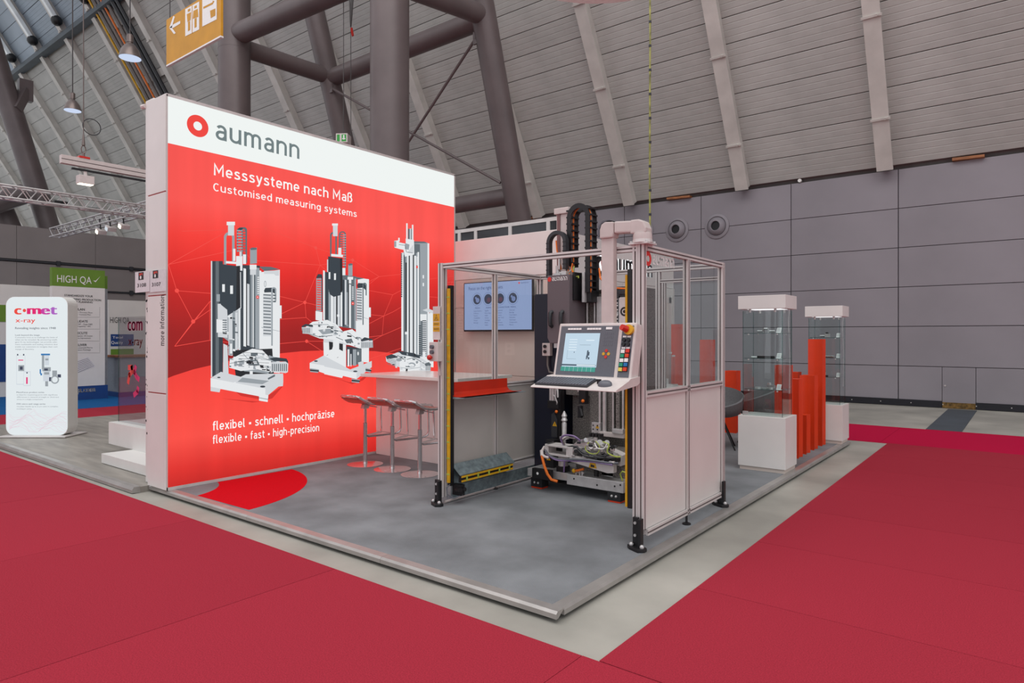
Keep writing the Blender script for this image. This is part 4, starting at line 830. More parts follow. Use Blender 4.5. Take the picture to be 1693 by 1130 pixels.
# ================================================================== machine enclosure
EX0, EX1, EY0, EY1, EZ = -4.29, -2.235, 4.42, 5.97, 2.295
T = thing('machine_enclosure', 'aluminium framed machine enclosure with clear panes above white panels', 'enclosure', ((EX0+EX1)/2, (EY0+EY1)/2, PT)); ENC = T
A2 = ['alu', 'slot']
def post(x, y, z0, z1, w=.05, h=.05, nm='post'): q = MB(); slotbar(q, 'z', (x, y, z0), (x, y, z1), w, h); return q.build(nm, A2, T, norm=False)
def railx(x0, x1, y, z, w=.045, nm='top_beam'): q = MB(); slotbar(q, 'x', (x0, y, z), (x1, y, z), w); return q.build(nm, A2, T, norm=False)
def raily(x, y0, y1, z, w=.045, nm='rail'): q = MB(); slotbar(q, 'y', (x, y0, z), (x, y1, z), w); return q.build(nm, A2, T, norm=False)
post(EX1-.012, EY0, .20, EZ, .044, .05, 'corner_post'); post(EX1-.058, EY0, .20, EZ, .044, .05, 'corner_post')
post(EX1, EY1, .13, EZ, .05, .05, 'corner_post'); post(EX0, EY0, .13, EZ, .05, .07, 'corner_post'); post(EX0, EY1, .13, EZ, .05, .05, 'corner_post')
railx(EX0-.02, EX1-.05, EY0, EZ-.025); railx(EX0-.02, EX1+.02, EY1, EZ-.025); raily(EX0, EY0, EY1, EZ-.025, nm='top_beam'); raily(EX1, EY0+.025, EY1+.02, EZ-.022, nm='top_beam')
# right side: two bays
YM = onX(1135, 600, EX1).y; ZR = onX(1069, 652, EX1).z; ZB = onX(1069, 884, EX1).z
post(EX1, YM, ZB, EZ-.045, .045, .045, 'mid_post'); raily(EX1, EY0+.025, EY1-.02, ZR); raily(EX1, EY0+.025, EY1-.02, ZB+.02)
for y0, y1 in ((EY0+.026, YM-.02), (YM+.02, EY1-.025)):
    MB().box(EX1-.004, EX1+.002, y0, y1, ZR+.022, EZ-.045).build('clear_pane', 'glass', T)
    MB().box(EX1-.012, EX1+.002, y0, y1, ZB+.042, ZR-.022).build('white_panel', 'white_panel', T)
# rear frame around the doorway behind the machine
XD = -2.86; post(XD, EY1, .13, EZ-.05, .045, .045, 'door_post'); railx(XD, EX1-.02, EY1, EZ-.14, .03, 'door_rail'); post(XD+.06, EY1, .13, EZ-.16, .03, .03, 'door_post')
railx(XD, EX1-.02, EY1, .2, .04, 'door_rail'); MB().box(XD+.08, EX1-.03, EY1-.003, EY1+.003, .22, EZ-.16).build('clear_pane', 'glass', T)
# left side: clear panes over milky panels
YL = onX(818, 600, EX0).y; ZL = 1.12; post(EX0, YL, .24, EZ-.045, .045, .045, 'mid_post'); raily(EX0, EY0+.03, EY1-.02, ZL, .04); raily(EX0, EY0+.03, EY1-.02, .30, .04)
for y0, y1 in ((EY0+.03, YL-.02), (YL+.02, EY1-.02)):
    MB().box(EX0-.003, EX0+.003, y0, y1, ZL+.02, EZ-.045).build('clear_pane', 'glass', T)
    MB().box(EX0-.006, EX0+.006, y0, y1, .32, ZL-.02).build('milky_panel', 'milky', T)
# logo decal on the right pane
q = MB(); X = EX1+.0035; c = onX(1071.5, 428, X); r = .055; ring(q, c, UY, UZ, r*.42, r, 0); A, B = onX(1079, 436, X), onX(1115, 443, X)
add_din(q, 'aumann', (X, A.y, c.z-.035), UY, UZ, B.y-A.y, .10, 1); q.build('pane_decal', ['logo_red', 'print_white'], T, norm=False)
# levelling feet
def foot(x, y, dx, dy):
    q = MB(); h = .20
    q.box(x-.05, x-.005, y-.012+dy, y+.012+dy, PT+.012, PT+.03+h); q.box(x+.012, x+.035, y-.05+dy, y-.005+dy, PT+.012, PT+.03+h)
    q.prism([(x-.09, y-.02+dy), (x-.06, y-.05+dy), (x+.03, y-.09+dy), (x+.07, y-.06+dy), (x+.07, y-.02+dy), (x+.0, y+.03+dy), (x-.06, y+.02+dy)], 'z', PT, PT+.025)
    f = q.build('foot_bracket', 'black', T, bevel=.003); q = MB()
    q.sphere((x-.05, y-.03+dy, PT+.035), .017, 10, 6); q.sphere((x+.045, y-.05+dy, PT+.035), .017, 10, 6)
    for z in (.13, .22): q.cyl((x-.028, y-.02+dy, PT+z-.03), (x-.028, y-.012+dy, PT+z-.03), .011, 8)
    q.build('bolt', 'steel', f, True)
foot(EX1-.01, EY0-.05, 0, 0); foot(EX1+.01, EY1+.0, 0, 0); foot(EX0, EY0-.04, 0, 0); foot(EX0, EY1, 0, 0)
for x, y in ((EX1, YM), (EX0, YL)):
    q = MB(); q.cyl((x, y, PT+.012), (x, y, .26), .01, 8); q.lathe([(.035, 0), (.035, .01), (.014, .018)], (x, y, PT), 14); q.build('levelling_foot', 'black', T, True)
q = MB(); q.tube([(EX0-.0, EY0+.03, PT+.012), (EX0-.0, EY1-.06, PT+.012)], .012, 8); q.build('floor_conduit', 'pinkish_column', T, True)
# light curtains
def curtain(x, y, z0, z1):
    k = MB(); k.box(x-.02, x+.02, y+.0, y+.045, z0-.03, z1+.03); k.build('light_curtain_back', 'black', T)
    c = MB(); c.box(x-.013, x+.018, y-.018, y+.0, z0, z1); c = c.build('light_curtain', 'yellow', T, bevel=.003); q = MB(); n = 12
    for i in range(n): z = z0+.08+(z1-z0-.16)*i/(n-1); q.box(x-.016, x+.021, y-.0195, y-.015, z-.006, z+.006)
    q.build('beam_window', 'hose_green', c)
curtain(EX0+.055, EY0+.03, .26, 2.06); 
k = MB(); k.box(EX1-.135, EX1-.10, EY0+.0, EY0+.05, .33, 2.12); k.build('light_curtain_back', 'black', T); MB().box(EX1-.15, EX1-.134, EY0-.01, EY0+.03, .34, 2.08).build('light_curtain', 'yellow', T, bevel=.003)
# orange sheet-metal chute on the left inner side
q = MB(); prof = [(0, 1.185), (.004, 1.09), (.03, 1.062), (.08, 1.052), (.14, 1.055), (.19, 1.062), (.19, 1.067), (.14, 1.060), (.08, 1.057), (.032, 1.068), (.008, 1.092), (.004, 1.185)]
q.prism([(EX0+.03+u, v) for u, v in prof], 'y', EY0+.06, EY0+.92); q.build('orange_chute', 'orange_tray', T)
q = MB(); q.prism([(EX0+.035, 1.055), (EX0+.22, 1.05), (EX0+.22, 1.046), (EX0+.035, 1.03)], 'y', EY0+.06, EY0+1.0); q.build('chute_support', 'galvanised', T)
# galvanised bottom deflector with horizontal light curtain
q = MB(); q.prism([(EX0+.03, .22), (EX0+.03, .40), (EX0+.04, .42), (EX0+.15, .33), (EX0+.15, .325), (EX0+.045, .405), (EX0+.04, .22)], 'y', EY0+.08, EY0+.90); q.build('deflector', 'galvanised', T)
MB().box(EX0+.12, EX0+.155, EY0+.09, EY0+.86, .262, .325).build('light_curtain_back', 'black', T)
q = MB(); q.box(EX0+.155, EX0+.16, EY0+.09, EY0+.86, .305, .322); q.box(EX0+.155, EX0+.16, EY0+.09, EY0+.86, .265, .282); c = q.build('light_curtain', 'yellow', T)
q = MB()
for i in range(5): y = EY0+.15+i*.16; q.box(EX0+.158, EX0+.163, y, y+.02, .27, .315)
q.build('beam_window', 'hose_green', c)
q = MB(); q.box(EX0+.03, EX0+.05, EY0+.08, EY1-.08, .10, .22); q.build('kick_plate', 'galvanised', T)
q = MB(); q.box(EX0+.05, EX0+.16, EY0+.08, EY0+.13, .14, .24)
for dy in (0, .05): q.cyl((EX0+.10, EY0+.08+dy, .19), (EX0+.18, EY0+.06+dy, .20), .02, 10)
q.build('connector_block', 'black', T)
q = MB()
for r in (.05, .065, .08): q.tube([(EX0+.07, EY0+.07, .27), (EX0+.07-.2*r, EY0+.0, .22), (EX0+.07, EY0-.01, .22-r*1.2), (EX0+.11, EY0+.04, .12), (EX0+.16, EY0+.10, .15)], .005, 6)
q.build('sensor_cable', 'plastic_grey', T, True)
# warning plate and switch box on the front left post
px = EX0-.04; zt, zb = onY(720, 507, EY0-.05).z, onY(720, 562, EY0-.05).z; xa, xb = onY(716, 530, EY0-.05).x, onY(727.5, 530, EY0-.05).x
q = MB(); q.box(xa, xb, EY0-.052, EY0-.046, zb, zt); pl = q.build('warning_plate', 'beige_plastic', T); h = zt-zb
q = MB(); y = EY0-.0528; 
for a, c in ((.55, .78), (.40, .53), (.24, .385)): q.poly([(xa+.002, y, zb+h*a), (xb-.002, y, zb+h*a), (xb-.002, y, zb+h*c), (xa+.002, y, zb+h*c)], 0)
xm = (xa+xb)/2; y -= .0004; q.poly([(xm-.025, y, zb+h*.58), (xm+.025, y, zb+h*.58), (xm, y, zb+h*.76)], 1); y -= .0004; q.poly([(xm-.019, y, zb+h*.59), (xm+.019, y, zb+h*.59), (xm, y, zb+h*.735)], 0); y -= .0004; q.poly([(xm-.004, y, zb+h*.60), (xm+.006, y, zb+h*.655), (xm, y, zb+h*.66), (xm+.006, y, zb+h*.70), (xm-.006, y, zb+h*.65)], 1)
for zz in (.48, .45, .33, .30): q.poly([(xa+.012, y, zb+h*zz), (xb-.012, y, zb+h*zz), (xb-.012, y, zb+h*(zz+.01)), (xa+.012, y, zb+h*(zz+.01))], 1)
q.build('warning_sticker', ['yellow', 'print_black'], pl, norm=False)
zt, zb = onY(720, 566, EY0-.1).z, onY(720, 598, EY0-.1).z; xa = onY(709.5, 580, EY0-.1).x; xb = onY(724, 580, EY0-.1).x
bx = MB().box(xa, xb, EY0-.10, EY0-.04, zb, zt).build('switch_box', 'beige_plastic', T, bevel=.004)
for f in (.75, .48): MB().cyl(((xa+xb)/2-.01, EY0-.10, zb+(zt-zb)*f), ((xa+xb)/2-.01, EY0-.125, zb+(zt-zb)*f), .018, 14).build('push_button', 'plastic_grey', bx, True)
MB().lathe([(.013, 0), (.013, .02), (.024, .022), (.024, .035), (.015, .045)], (xa+.03, EY0-.10, zb+(zt-zb)*.2), 16, RY).build('stop_button', 'red_plastic', bx, True)
MB().tube([(xb-.03, EY0-.07, zb), (xb-.03, EY0-.06, zb-.05), (xb-.02, EY0-.05, zb-.13)], .008, 6).build('cable_gland', 'steel', bx, True)

# ================================================================== operator terminal on its swivel arm
T = thing('operator_terminal', 'grey operator terminal with screen and coloured buttons on a swivel arm', 'control panel', (EX1-.01, EY0, EZ))
PC = Vector((-2.578, 4.28, 1.51)); tl = math.radians(13); PN = Vector((0, -math.cos(tl), math.sin(tl))); PV = Vector((0, math.sin(tl), math.cos(tl)))
PR = Matrix((UX, -PN, PV)).transposed(); PWd, PHt = .655, .405
def pp(u, v, d=0): return PC + UX*((u-.5)*PWd) + PV*((v-.5)*PHt) + PN*d
def pquad(q, u0, u1, v0, v1, d, m=0): q.poly([pp(u0, v0, d), pp(u1, v0, d), pp(u1, v1, d), pp(u0, v1, d)], m)
def pbox(q, u0, u1, v0, v1, d0, d1, m=0): q.obox((pp(u0, v0, d0)+pp(u1, v1, d1))/2, (u1-u0)*PWd, d1-d0, (v1-v0)*PHt, PR, m)
q = MB(); pbox(q, -.015, 1.015, -.03, 1.03, -.11, 0.004); hs = q.build('housing', 'beige_plastic', T, bevel=.012)
q = MB(); pbox(q, .02, .80, .02, .97, -.003, .0065); fp = q.build('front_plate', 'plastic_grey', hs)
q = MB(); pbox(q, .845, .985, .02, .97, -.003, .0065); q.build('button_plate', 'plastic_grey', hs)
q = MB(); q.prism([(0, 0)]*3, 'z', 0, 0) if False else None
q = MB(); pquad(q, .095, .565, .18, .83, .0072); sc = q.build('screen', 'hmi_screen', T, norm=False)
q = MB()
for j in range(5): pquad(q, .16, .27, .70-.05*j, .712-.05*j, .0078, 0)
pquad(q, .39, .50, .685, .70, .0078, 0); pquad(q, .31, .46, .60, .604, .0078, 1); pquad(q, .08, .555, .20, .23, .0078, 1); pquad(q, .30, .55, .205, .225, .0082, 0)
for a, c_, d_, e_ in ((.42, .44, .36, .50), (.435, .455, .40, .47), (.415, .43, .33, .40), (.44, .462, .33, .37)): pquad(q, a, c_, d_, e_, .0082, 1)
pquad(q, .15, .152, .33, .50, .0078, 1); pquad(q, .15, .28, .33, .333, .0078, 1); pquad(q, .24, .25, .45, .47, .008, 1)
pquad(q, .085, .555, .095, .18, .0075, 2)
for j in range(1, 8): pquad(q, .085+.0588*j, .087+.0588*j, .095, .18, .0079, 0)
q.build('screen_content', ['hmi_line', 'hmi_dark', 'hmi_green'], sc, norm=False)
q = MB()
for u0, n in ((.12, 5), (.385, 5)):
    for j in range(n): pbox(q, u0+.038*j, u0+.034+.038*j, .895, .93, .006, .010)
pbox(q, .635, .715, .90, .945, .006, .009); q.build('function_key', 'print_white', fp)
q = MB()
for j in range(5):
    for k in range(4): pbox(q, .615+.026*j, .635+.026*j, .80-.068*k, .845-.068*k, .006, .0075)
q.build('keypad', 'plastic_grey', fp)
for u, v, m in ((.672, .50, 'red_plastic'), (.64, .44, 'yellow'), (.705, .44, 'yellow'), (.672, .385, 'red_plastic')): MB().cyl(pp(u, v, .005), pp(u, v, .010), .012, 14).build('arrow_key', m, fp, True)
MB().cyl(pp(.935, .885, .004), pp(.935, .885, .03), .038, 24).build('stop_collar', 'yellow', T, True)
MB().cyl(pp(.915, .89, .03), pp(.89, .9, .075), .026, 20, .022).build('stop_button', 'red_plastic', T, True)
q = MB(); 
for u in (.885, .94):
    for v in (.765, .555): pbox(q, u-.022, u+.022, v-.015, v+.015, .006, .009)
q.build('button_label', 'print_white', T)
for u in (.885, .94):
    for v in (.70, .62):
        MB().cyl(pp(u, v, .004), pp(u, v, .022), .014, 14).build('rotary_switch', 'black', T, True); 
for (u, v, m) in ((.888, .49, 'print_white'), (.945, .50, 'red_plastic'), (.885, .41, 'button_green'), (.942, .415, 'orange_post'), (.884, .325, 'print_white'), (.94, .33, 'print_white'), (.882, .245, 'button_green'), (.938, .25, 'button_blue'), (.88, .16, 'button_yellow'), (.936, .165, 'orange_post')):
    q = MB(); pbox(q, u-.028, u+.028, v-.042, v+.042, .005, .010, 0); pbox(q, u-.022, u+.022, v-.032, v+.032, .010, .018, 1); q.build('push_button', ['black', m], T)
# swivel arm
ax = -2.495; ay = 4.365
q = MB(); q.box(ax-.052, ax+.052, ay-.03, ay+.03, 1.71, 2.36); q.build('vertical_tube', 'pinkish_column', T, bevel=.01)
q = MB()
q.prism([(ax-.055, 2.355), (ax+.055, 2.355), (ax+.06, 2.385), (ax+.06, 2.472), (ax-.01, 2.478), (ax-.04, 2.46), (ax-.055, 2.42)], 'y', ay-.05, ay+.05); q.build('elbow', 'pinkish_column', T, bevel=.01)
q = MB(); q.prism([(ax-.058, 2.37), (ax-.056, 2.43), (ax-.035, 2.468), (ax+.01, 2.482), (ax+.05, 2.480), (ax+.03, 2.49), (ax-.03, 2.486), (ax-.066, 2.45), (ax-.072, 2.37)], 'y', ay-.05, ay+.05); q.build('elbow_cap', 'plastic_grey', T)
ex, ey = EX1-.01, EY0-.0
q = MB(); q.bar((ax+.05, ay, 2.43), (ex-.06, ey, 2.43), .088, .088); q.build('horizontal_tube', 'pinkish_column', T, bevel=.012)
q = MB(); q.prism([(ex-.075, 2.375), (ex+.05, 2.375), (ex+.052, 2.41), (ex+.03, 2.46), (ex-.01, 2.478), (ex-.075, 2.478)], 'y', ey-.052, ey+.052); q.build('elbow', 'pinkish_column', T, bevel=.01)
MB().lathe([(.07, 0), (.07, .03), (.066, .05), (.066, .05)], (ex, ey, 2.33), 24).build('swivel_joint', 'pinkish_column', T, True)
q = MB(); q.box(ex-.085, ex+.07, ey-.06, ey+.09, EZ, EZ+.012); q.lathe([(.075, .012), (.072, .035)], (ex, ey, EZ), 20); q.build('mounting_plate', 'alu', T)
q = MB()
for dx in (-.07, .055):
    for dy in (-.045, .075): q.cyl((ex+dx, ey+dy, EZ+.01), (ex+dx, ey+dy, EZ+.025), .012, 8)
q.build('bolt', 'steel', T, True)
# tray under the terminal
q = MB(); q.prism([(4.34, 1.325), (4.20, 1.315), (4.17, 1.30), (3.99, 1.246), (3.985, 1.238), (3.99, 1.234), (4.30, 1.262), (4.34, 1.28)], 'x', -2.95, -2.225)
q.build('keyboard_tray', 'beige_plastic', T)
tr = lambda x, y: 1.30-(4.17-y)*.30+.001
def ontray(x0, x1, y0, y1, h): 
    return [(x0, y0, tr(0, y0)), (x1, y0, tr(0, y0)), (x1, y1, tr(0, y1)), (x0, y1, tr(0, y1))], h
def slab(q, x0, x1, y0, y1, h0, h1, m=0):
    vs = [(x, y, tr(0, y)+h) for h in (h0, h1) for x, y in ((x0, y0), (x1, y0), (x1, y1), (x0, y1))]
    q.add(vs, [(0,3,2,1),(4,5,6,7),(0,1,5,4),(1,2,6,5),(2,3,7,6),(3,0,4,7)], m)
kb = thing('keyboard', 'flat grey computer keyboard lying on the terminal tray', 'keyboard', (-2.70, 4.08, tr(0, 4.08)))
q = MB(); slab(q, -2.93, -2.47, 4.01, 4.155, 0, .012); q.build('body', 'plastic_dark', kb, bevel=.003)
q = MB()
for r in range(5):
    for c in range(17): slab(q, -2.92+.026*c, -2.898+.026*c, 4.018+.0265*r, 4.040+.0265*r, .012, .019)
q.build('keys', 'plastic_grey', kb)
ms = thing('computer_mouse', 'dark grey computer mouse on the tray right of the keyboard', 'mouse', (-2.36, 4.07, tr(0, 4.07)))
q = MB(); vs = []; n = 14
for k, (r, z) in enumerate(((1, 0), (1.0, .010), (.92, .020), (.7, .029), (.35, .034))):
    for i in range(n): t = 2*math.pi*i/n; x, y = -2.36+.055*r*math.cos(t), 4.07+.034*r*math.sin(t); vs.append((x, y, tr(0, y)+z))
q.add(vs, [(k*n+i, k*n+(i+1) % n, (k+1)*n+(i+1) % n, (k+1)*n+i) for k in range(4) for i in range(n)]+[tuple(reversed(range(n))), tuple(range(4*n, 5*n))])
q.build('body', 'plastic_grey', ms, True)
MB().tube([(-2.41, 4.09, tr(0, 4.09)+.012), (-2.45, 4.13, tr(0, 4.13)+.006), (-2.48, 4.15, tr(0, 4.15)+.004)], .004, 6).build('cord', 'black', ms, True)
MB().cyl((-2.425, 4.10, tr(0, 4.10)), (-2.425, 4.10, tr(0, 4.1)+.03), .017, 12).build('plug', 'black', ms, True)

# ================================================================== electrical cabinet
T = thing('electrical_cabinet', 'tall narrow navy blue electrical cabinet standing left of the machine', 'cabinet', (-4.07, 6.05, PT))
MB().box(-4.235, -3.905, 5.80, 6.32, PT+.08, 2.075).build('body', 'navy', T, bevel=.006); MB().box(-4.22, -3.92, 5.82, 6.30, PT, PT+.08).build('plinth', 'black', T)
d_ = MB().box(-4.23, -3.91, 5.782, 5.80, PT+.09, 2.065).build('door', 'navy', T, bevel=.004); MB().box(-3.95, -3.925, 5.765, 5.782, 1.1, 1.22).build('handle', 'plastic_dark', d_)

# ================================================================== the measuring machine
T = thing('measuring_machine', 'upright measuring machine with dark cover, granite column and drag chains on a metal base', 'machine', (-3.5, 5.85, PT)); MM = T
BZ0, BZ1 = .185, .262
q = MB(); q.box(-3.885, -2.96, 5.56, 6.28, BZ0, BZ1); q.box(-3.585, -2.96, 5.44, 5.56, BZ0-.025, BZ1); q.box(-4.06, -3.885, 5.43, 5.74, BZ0, BZ1); q.box(-3.885, -3.585, 5.47, 5.56, BZ0, BZ1); bp = q.build('base_plate', 'steel', T, bevel=.004)
q = MB()
for x, z in ((-3.99, .215), (-3.50, .225), (-3.24, .20), (-3.05, .215), (-2.99, .235)): q.cyl((x, 5.437, z), (x, 5.441, z), .009, 8)
q.build('bore', 'black', bp)
for x, y in ((-3.97, 5.52), (-3.06, 5.50), (-3.80, 6.2), (-3.06, 6.2)):
    f = MB().box(x-.07, x+.07, y-.06, y+.06, PT+.015, BZ0-.02).build('foot', 'black_rubber', T, bevel=.005); MB().box(x-.065, x+.065, y-.055, y+.055, PT, PT+.016).build('foot_pad', 'orange_post', f)
    MB().box(x-.04, x+.04, y-.05, y+.05, BZ0-.026, BZ0+.002).build('shim', 'steel', f)
    q = MB(); 
    for dx in (-.02, .025): q.sphere((x+dx, y-.062, PT+.06), .013, 10, 6)
    q.build('levelling_bolt', 'steel', f, True)
# granite body
MB().box(-3.84, -2.98, 5.94, 6.24, BZ1, 2.10).build('granite_plate', 'granite', T, bevel=.004)
MB().box(-3.86, -3.58, 5.84, 5.94, 1.0, 2.06).build('granite_carriage', 'granite', T, bevel=.004); MB().box(-3.58, -3.30, 5.86, 5.94, .62, 2.05).build('granite_carriage', 'granite', T, bevel=.004)
MB().box(-3.30, -3.02, 5.60, 5.84, BZ1, .52).build('granite_block', 'granite', T, bevel=.004); MB().box(-3.62, -3.34, 5.66, 5.90, BZ1, .48).build('granite_block', 'granite', T, bevel=.004)
for x, r, z0 in ((-3.44, .014, .66), (-3.385, .022, .64), (-3.285, .012, .66), (-3.175, .013, .66), (-3.59, .012, 1.06), (-3.50, .012, 1.06), (-3.695, .013, 1.04), (-3.63, .010, 1.02)):
    MB().cyl((x, 5.83, z0), (x, 5.83, 2.0), r, 14).build('guide_rod', 'steel', T, True)
MB().box(-3.24, -3.20, 5.80, 5.86, .7, 2.0).build('guide_rail', 'granite', T); MB().box(-3.46, -3.40, 5.80, 5.85, 1.3, 2.02).build('guide_rail', 'steel', T)
# vertical lettering on the right slide
MB().box(-3.305, -3.20, 5.795, 5.815, 1.30, 2.02).build('slide_cover', 'plastic_dark', T); MB().box(-3.20, -3.188, 5.79, 5.84, 1.30, 2.02).build('guide_rail', 'steel', T)
q = MB(); add_din(q, 'aumann', (-3.212, 5.7935, 1.58), UZ, -UX, .42, .11, 0, .1); q.build('lettering', 'print_white', T, norm=False)
MB().box(-3.165, -3.03, 5.74, 5.78, 1.48, 2.0).build('side_plate', 'beige_plastic', T, bevel=.004)
q = MB(); c = Vector((-3.11, 5.738, 1.86)); ring(q, c, UX, UZ, .028, .045); disc(q, c, UX, UZ, .016); q.build('hand_wheel', 'black', T, norm=False)
q = MB(); q.box(-3.24, -3.02, 5.79, 5.93, 1.99, 2.11); q.box(-3.20, -3.06, 5.77, 5.8, 2.03, 2.07); q.build('top_cover', 'plastic_dark', T, bevel=.006)
q = MB(); q.box(-3.07, -2.93, 5.70, 5.72, .70, 1.0); q.build('lower_guard', 'beige_plastic', T, bevel=.003)
# front cover
CX0, CX1, CYc = -3.86, -3.595, 5.50
q = MB(); q.prism([(CX0, 1.60), (CX0+.03, 1.545), (CX1-.02, 1.56), (CX1, 1.60), (CX1, 2.235), (CX0, 2.235)], 'y', CYc, CYc+.30); cv = q.build('front_cover', 'dark_cover', T, bevel=.006)
for x in (CX0+.055, CX1-.08):
    q = MB(); q.tube([(x, CYc+.002, 1.865), (x, CYc-.03, 1.85), (x, CYc-.035, 1.80), (x, CYc-.03, 1.735), (x, CYc+.002, 1.72)], .021, 10); q.build('handle', 'plastic_dark', cv, True)
q = MB(); disc(q, (CX0+.027, CYc-.0015, 2.195), UX, UZ, .024, 0); add_din(q, 'aumann', (CX0+.058, CYc-.0015, 2.178), UX, UZ, .185, .052, 1, .1); q.build('logo', ['logo_red', 'print_white'], cv, norm=False)
q = MB(); q.box(CX0+.06, CX1+.01, CYc+.03, CYc+.25, 1.50, 1.56); q.cyl((CX1-.02, CYc+.05, 1.45), (CX1-.02, CYc+.05, 1.52), .012, 8); q.build('clamp_bracket', 'steel', T)
MB().box(CX1, CX1+.02, CYc+.06, CYc+.24, 1.98, 2.26).build('side_bracket', 'black', T); MB().box(CX1+.02, CX1+.14, 5.68, 5.84, 1.96, 2.08).build('gear_housing', 'black', T, bevel=.006)
MB().box(CX1+.06, CX1+.09, 5.64, 5.68, 1.96, 2.26).build('angle_bracket', 'steel', T)
# motor column
q = MB(); q.box(-3.925, -3.785, 5.76, 5.90, 2.2, 2.90); q.build('motor_column', 'pinkish_column', T, bevel=.006); MB().box(-3.945, -3.765, 5.74, 5.92, 2.90, 2.965).build('column_cap', 'pinkish_column', T, bevel=.008)
MB().box(-3.912, -3.875, 5.752, 5.762, 2.25, 2.90).build('column_groove', 'groove', T)
# hose arch
def archpts(x0, x1, y, zt, z0, z1, n=12):
    r = (x1-x0)/2; cx = (x0+x1)/2
    return [(x0, y, z0)] + [(cx-r*math.cos(math.pi*i/n), y, zt-r+r*math.sin(math.pi*i/n)) for i in range(n+1)] + [(x1, y, z1)]
pts = archpts(-3.905, -3.70, 5.60, 2.68, 2.22, 2.30); q = MB(); q.strip(pts, .06, .035, (0, 1, 0)); ha = q.build('hose_chain', 'plastic_dark', T)
q = MB()
for i in range(7): q.box(-3.926, -3.884, 5.568, 5.572, 2.24+i*.055, 2.25+i*.055); q.box(-3.722, -3.68, 5.568, 5.572, 2.30+i*.045, 2.31+i*.045)
q.build('chain_joint', 'black', ha)
MB().tube([(-3.82, 5.60, 2.60), (-3.81, 5.60, 2.5), (-3.79, 5.60, 2.42), (-3.77, 5.62, 2.3)], .008, 6).build('orange_cable', 'orange_cable', T, True)
# tall drag chain: two side bands, rungs and the cables inside
dc = MB(); PTS = archpts(-3.70, -3.48, 5.70, 2.94, 2.33, 2.06, 14); D = bpy.data.objects.new('drag_chain', None); COL.objects.link(D); D.parent = T; D.location = (0, 0, 0)
for y in (5.66, 5.79): MB().strip([(p[0], y, p[2]) for p in PTS], .014, .05, (0, 1, 0)).build('chain_band', 'black', D)
for x, z0, n in ((-3.70, 2.36, 9), (-3.48, 2.10, 13)):
    for i in range(n): MB().box(x-.032, x+.032, 5.652, 5.80, z0+i*.0665, z0+i*.0665+.016).build('chain_link', 'black', D)
q = MB()
for k, (dx, dy) in enumerate(((-.018, .015), (-.006, .03), (.008, .02), (.018, .04), (.0, .05), (-.012, .045))):
    q.tube([(p[0]+dx*(1 if i < 8 else -1), 5.672+dy, p[2]-(.0 if i in (0, len(PTS)-1) else .004)) for i, p in enumerate(PTS)], .008, 6, 0 if k % 3 == 0 else (1 if k % 3 == 1 else 2))
q.build('chain_cable', ['orange_cable', 'print_white', 'brown_grey'], D, True)
for k, (a, c, m) in enumerate((((-3.70, 5.66, 2.34), (-3.66, 5.60, 2.24), 'orange_cable'), ((-3.66, 5.66, 2.36), (-3.60, 5.58, 2.25), 'orange_cable'), ((-3.72, 5.66, 2.34), (-3.74, 5.58, 2.25), 'black'), ((-3.68, 5.68, 2.34), (-3.80, 5.6, 2.26), 'print_white'), ((-3.64, 5.66, 2.33), (-3.55, 5.6, 2.2), 'hose_green'))):
    a, c = Vector(a), Vector(c); MB().tube([a, a+Vector((0, -.02, -.05)), (a+c)/2+Vector((.02, -.03, -.05)), c+Vector((0, 0, .02)), c], .007, 6).build('loom_cable', m, T, True)
q = MB(); q.box(-3.83, -3.74, 5.56, 5.66, 2.235, 2.26); q.box(-3.72, -3.66, 5.54, 5.60, 2.235, 2.275); q.cyl((-3.80, 5.60, 2.25), (-3.80, 5.60, 2.34), .02, 10); q.cyl((-3.77, 5.58, 2.3), (-3.77, 5.58, 2.42), .012, 10); q.build('connector_plate', 'steel', T)
MB().tube([(-3.40, 5.75, 2.30), (-3.37, 5.72, 2.20), (-3.30, 5.70, 2.13), (-3.2, 5.70, 2.09), (-3.08, 5.70, 2.08), (-2.98, 5.7, 2.07)], .009, 8).build('orange_cable', 'orange_cable', T, True)
MB().strip(archpts(-3.52, -3.40, 5.88, 2.42, 2.06, 2.06, 10), .09, .03, (0, 1, 0)).build('hose_chain', 'plastic_dark', T)
# small switch box on the left side with cable
sb = MB().box(-4.085, -3.985, 5.725, 5.778, 1.41, 1.545).build('switch_box', 'beige_plastic', T, bevel=.005)
for z in (1.51, 1.455): MB().cyl((-4.045, 5.726, z), (-4.045, 5.708, z), .018, 12).build('push_button', 'black', sb, True)
MB().tube([(-4.035, 5.755, 1.41), (-4.035, 5.755, 1.31), (-4.015, 5.755, 1.24), (-3.92, 5.76, 1.22)], .010, 8).build('conduit', 'brown_grey', sb, True)
# lower left: valve head, spindle, sensors
MB().box(-3.90, -3.85, 5.72, 5.80, BZ1, 1.05).build('support_column', 'black', T)
q = MB(); q.box(-4.00, -3.86, 5.70, 5.80, .86, .94); vb = q.build('valve_block', 'black', T, bevel=.004)
for x in (-3.985, -3.955, -3.92): MB().cyl((x, 5.74, .94), (x, 5.74, 1.11), .016, 12).build('pneumatic_cylinder', 'steel', vb, True)
q = MB(); q.box(-4.0, -3.96, 5.725, 5.74, 1.105, 1.14); q.build('sensor', 'red_plastic', vb)
MB().tube([(-3.94, 5.72, 1.10), (-3.90, 5.70, 1.12), (-3.87, 5.70, 1.06), (-3.88, 5.72, .98)], .009, 6).build('air_hose', 'print_white', vb, True)
MB().tube([(-3.92, 5.70, 1.0), (-3.89, 5.68, .99), (-3.87, 5.69, .93), (-3.885, 5.71, .90)], .008, 6).build('air_hose', 'steel', vb, True)
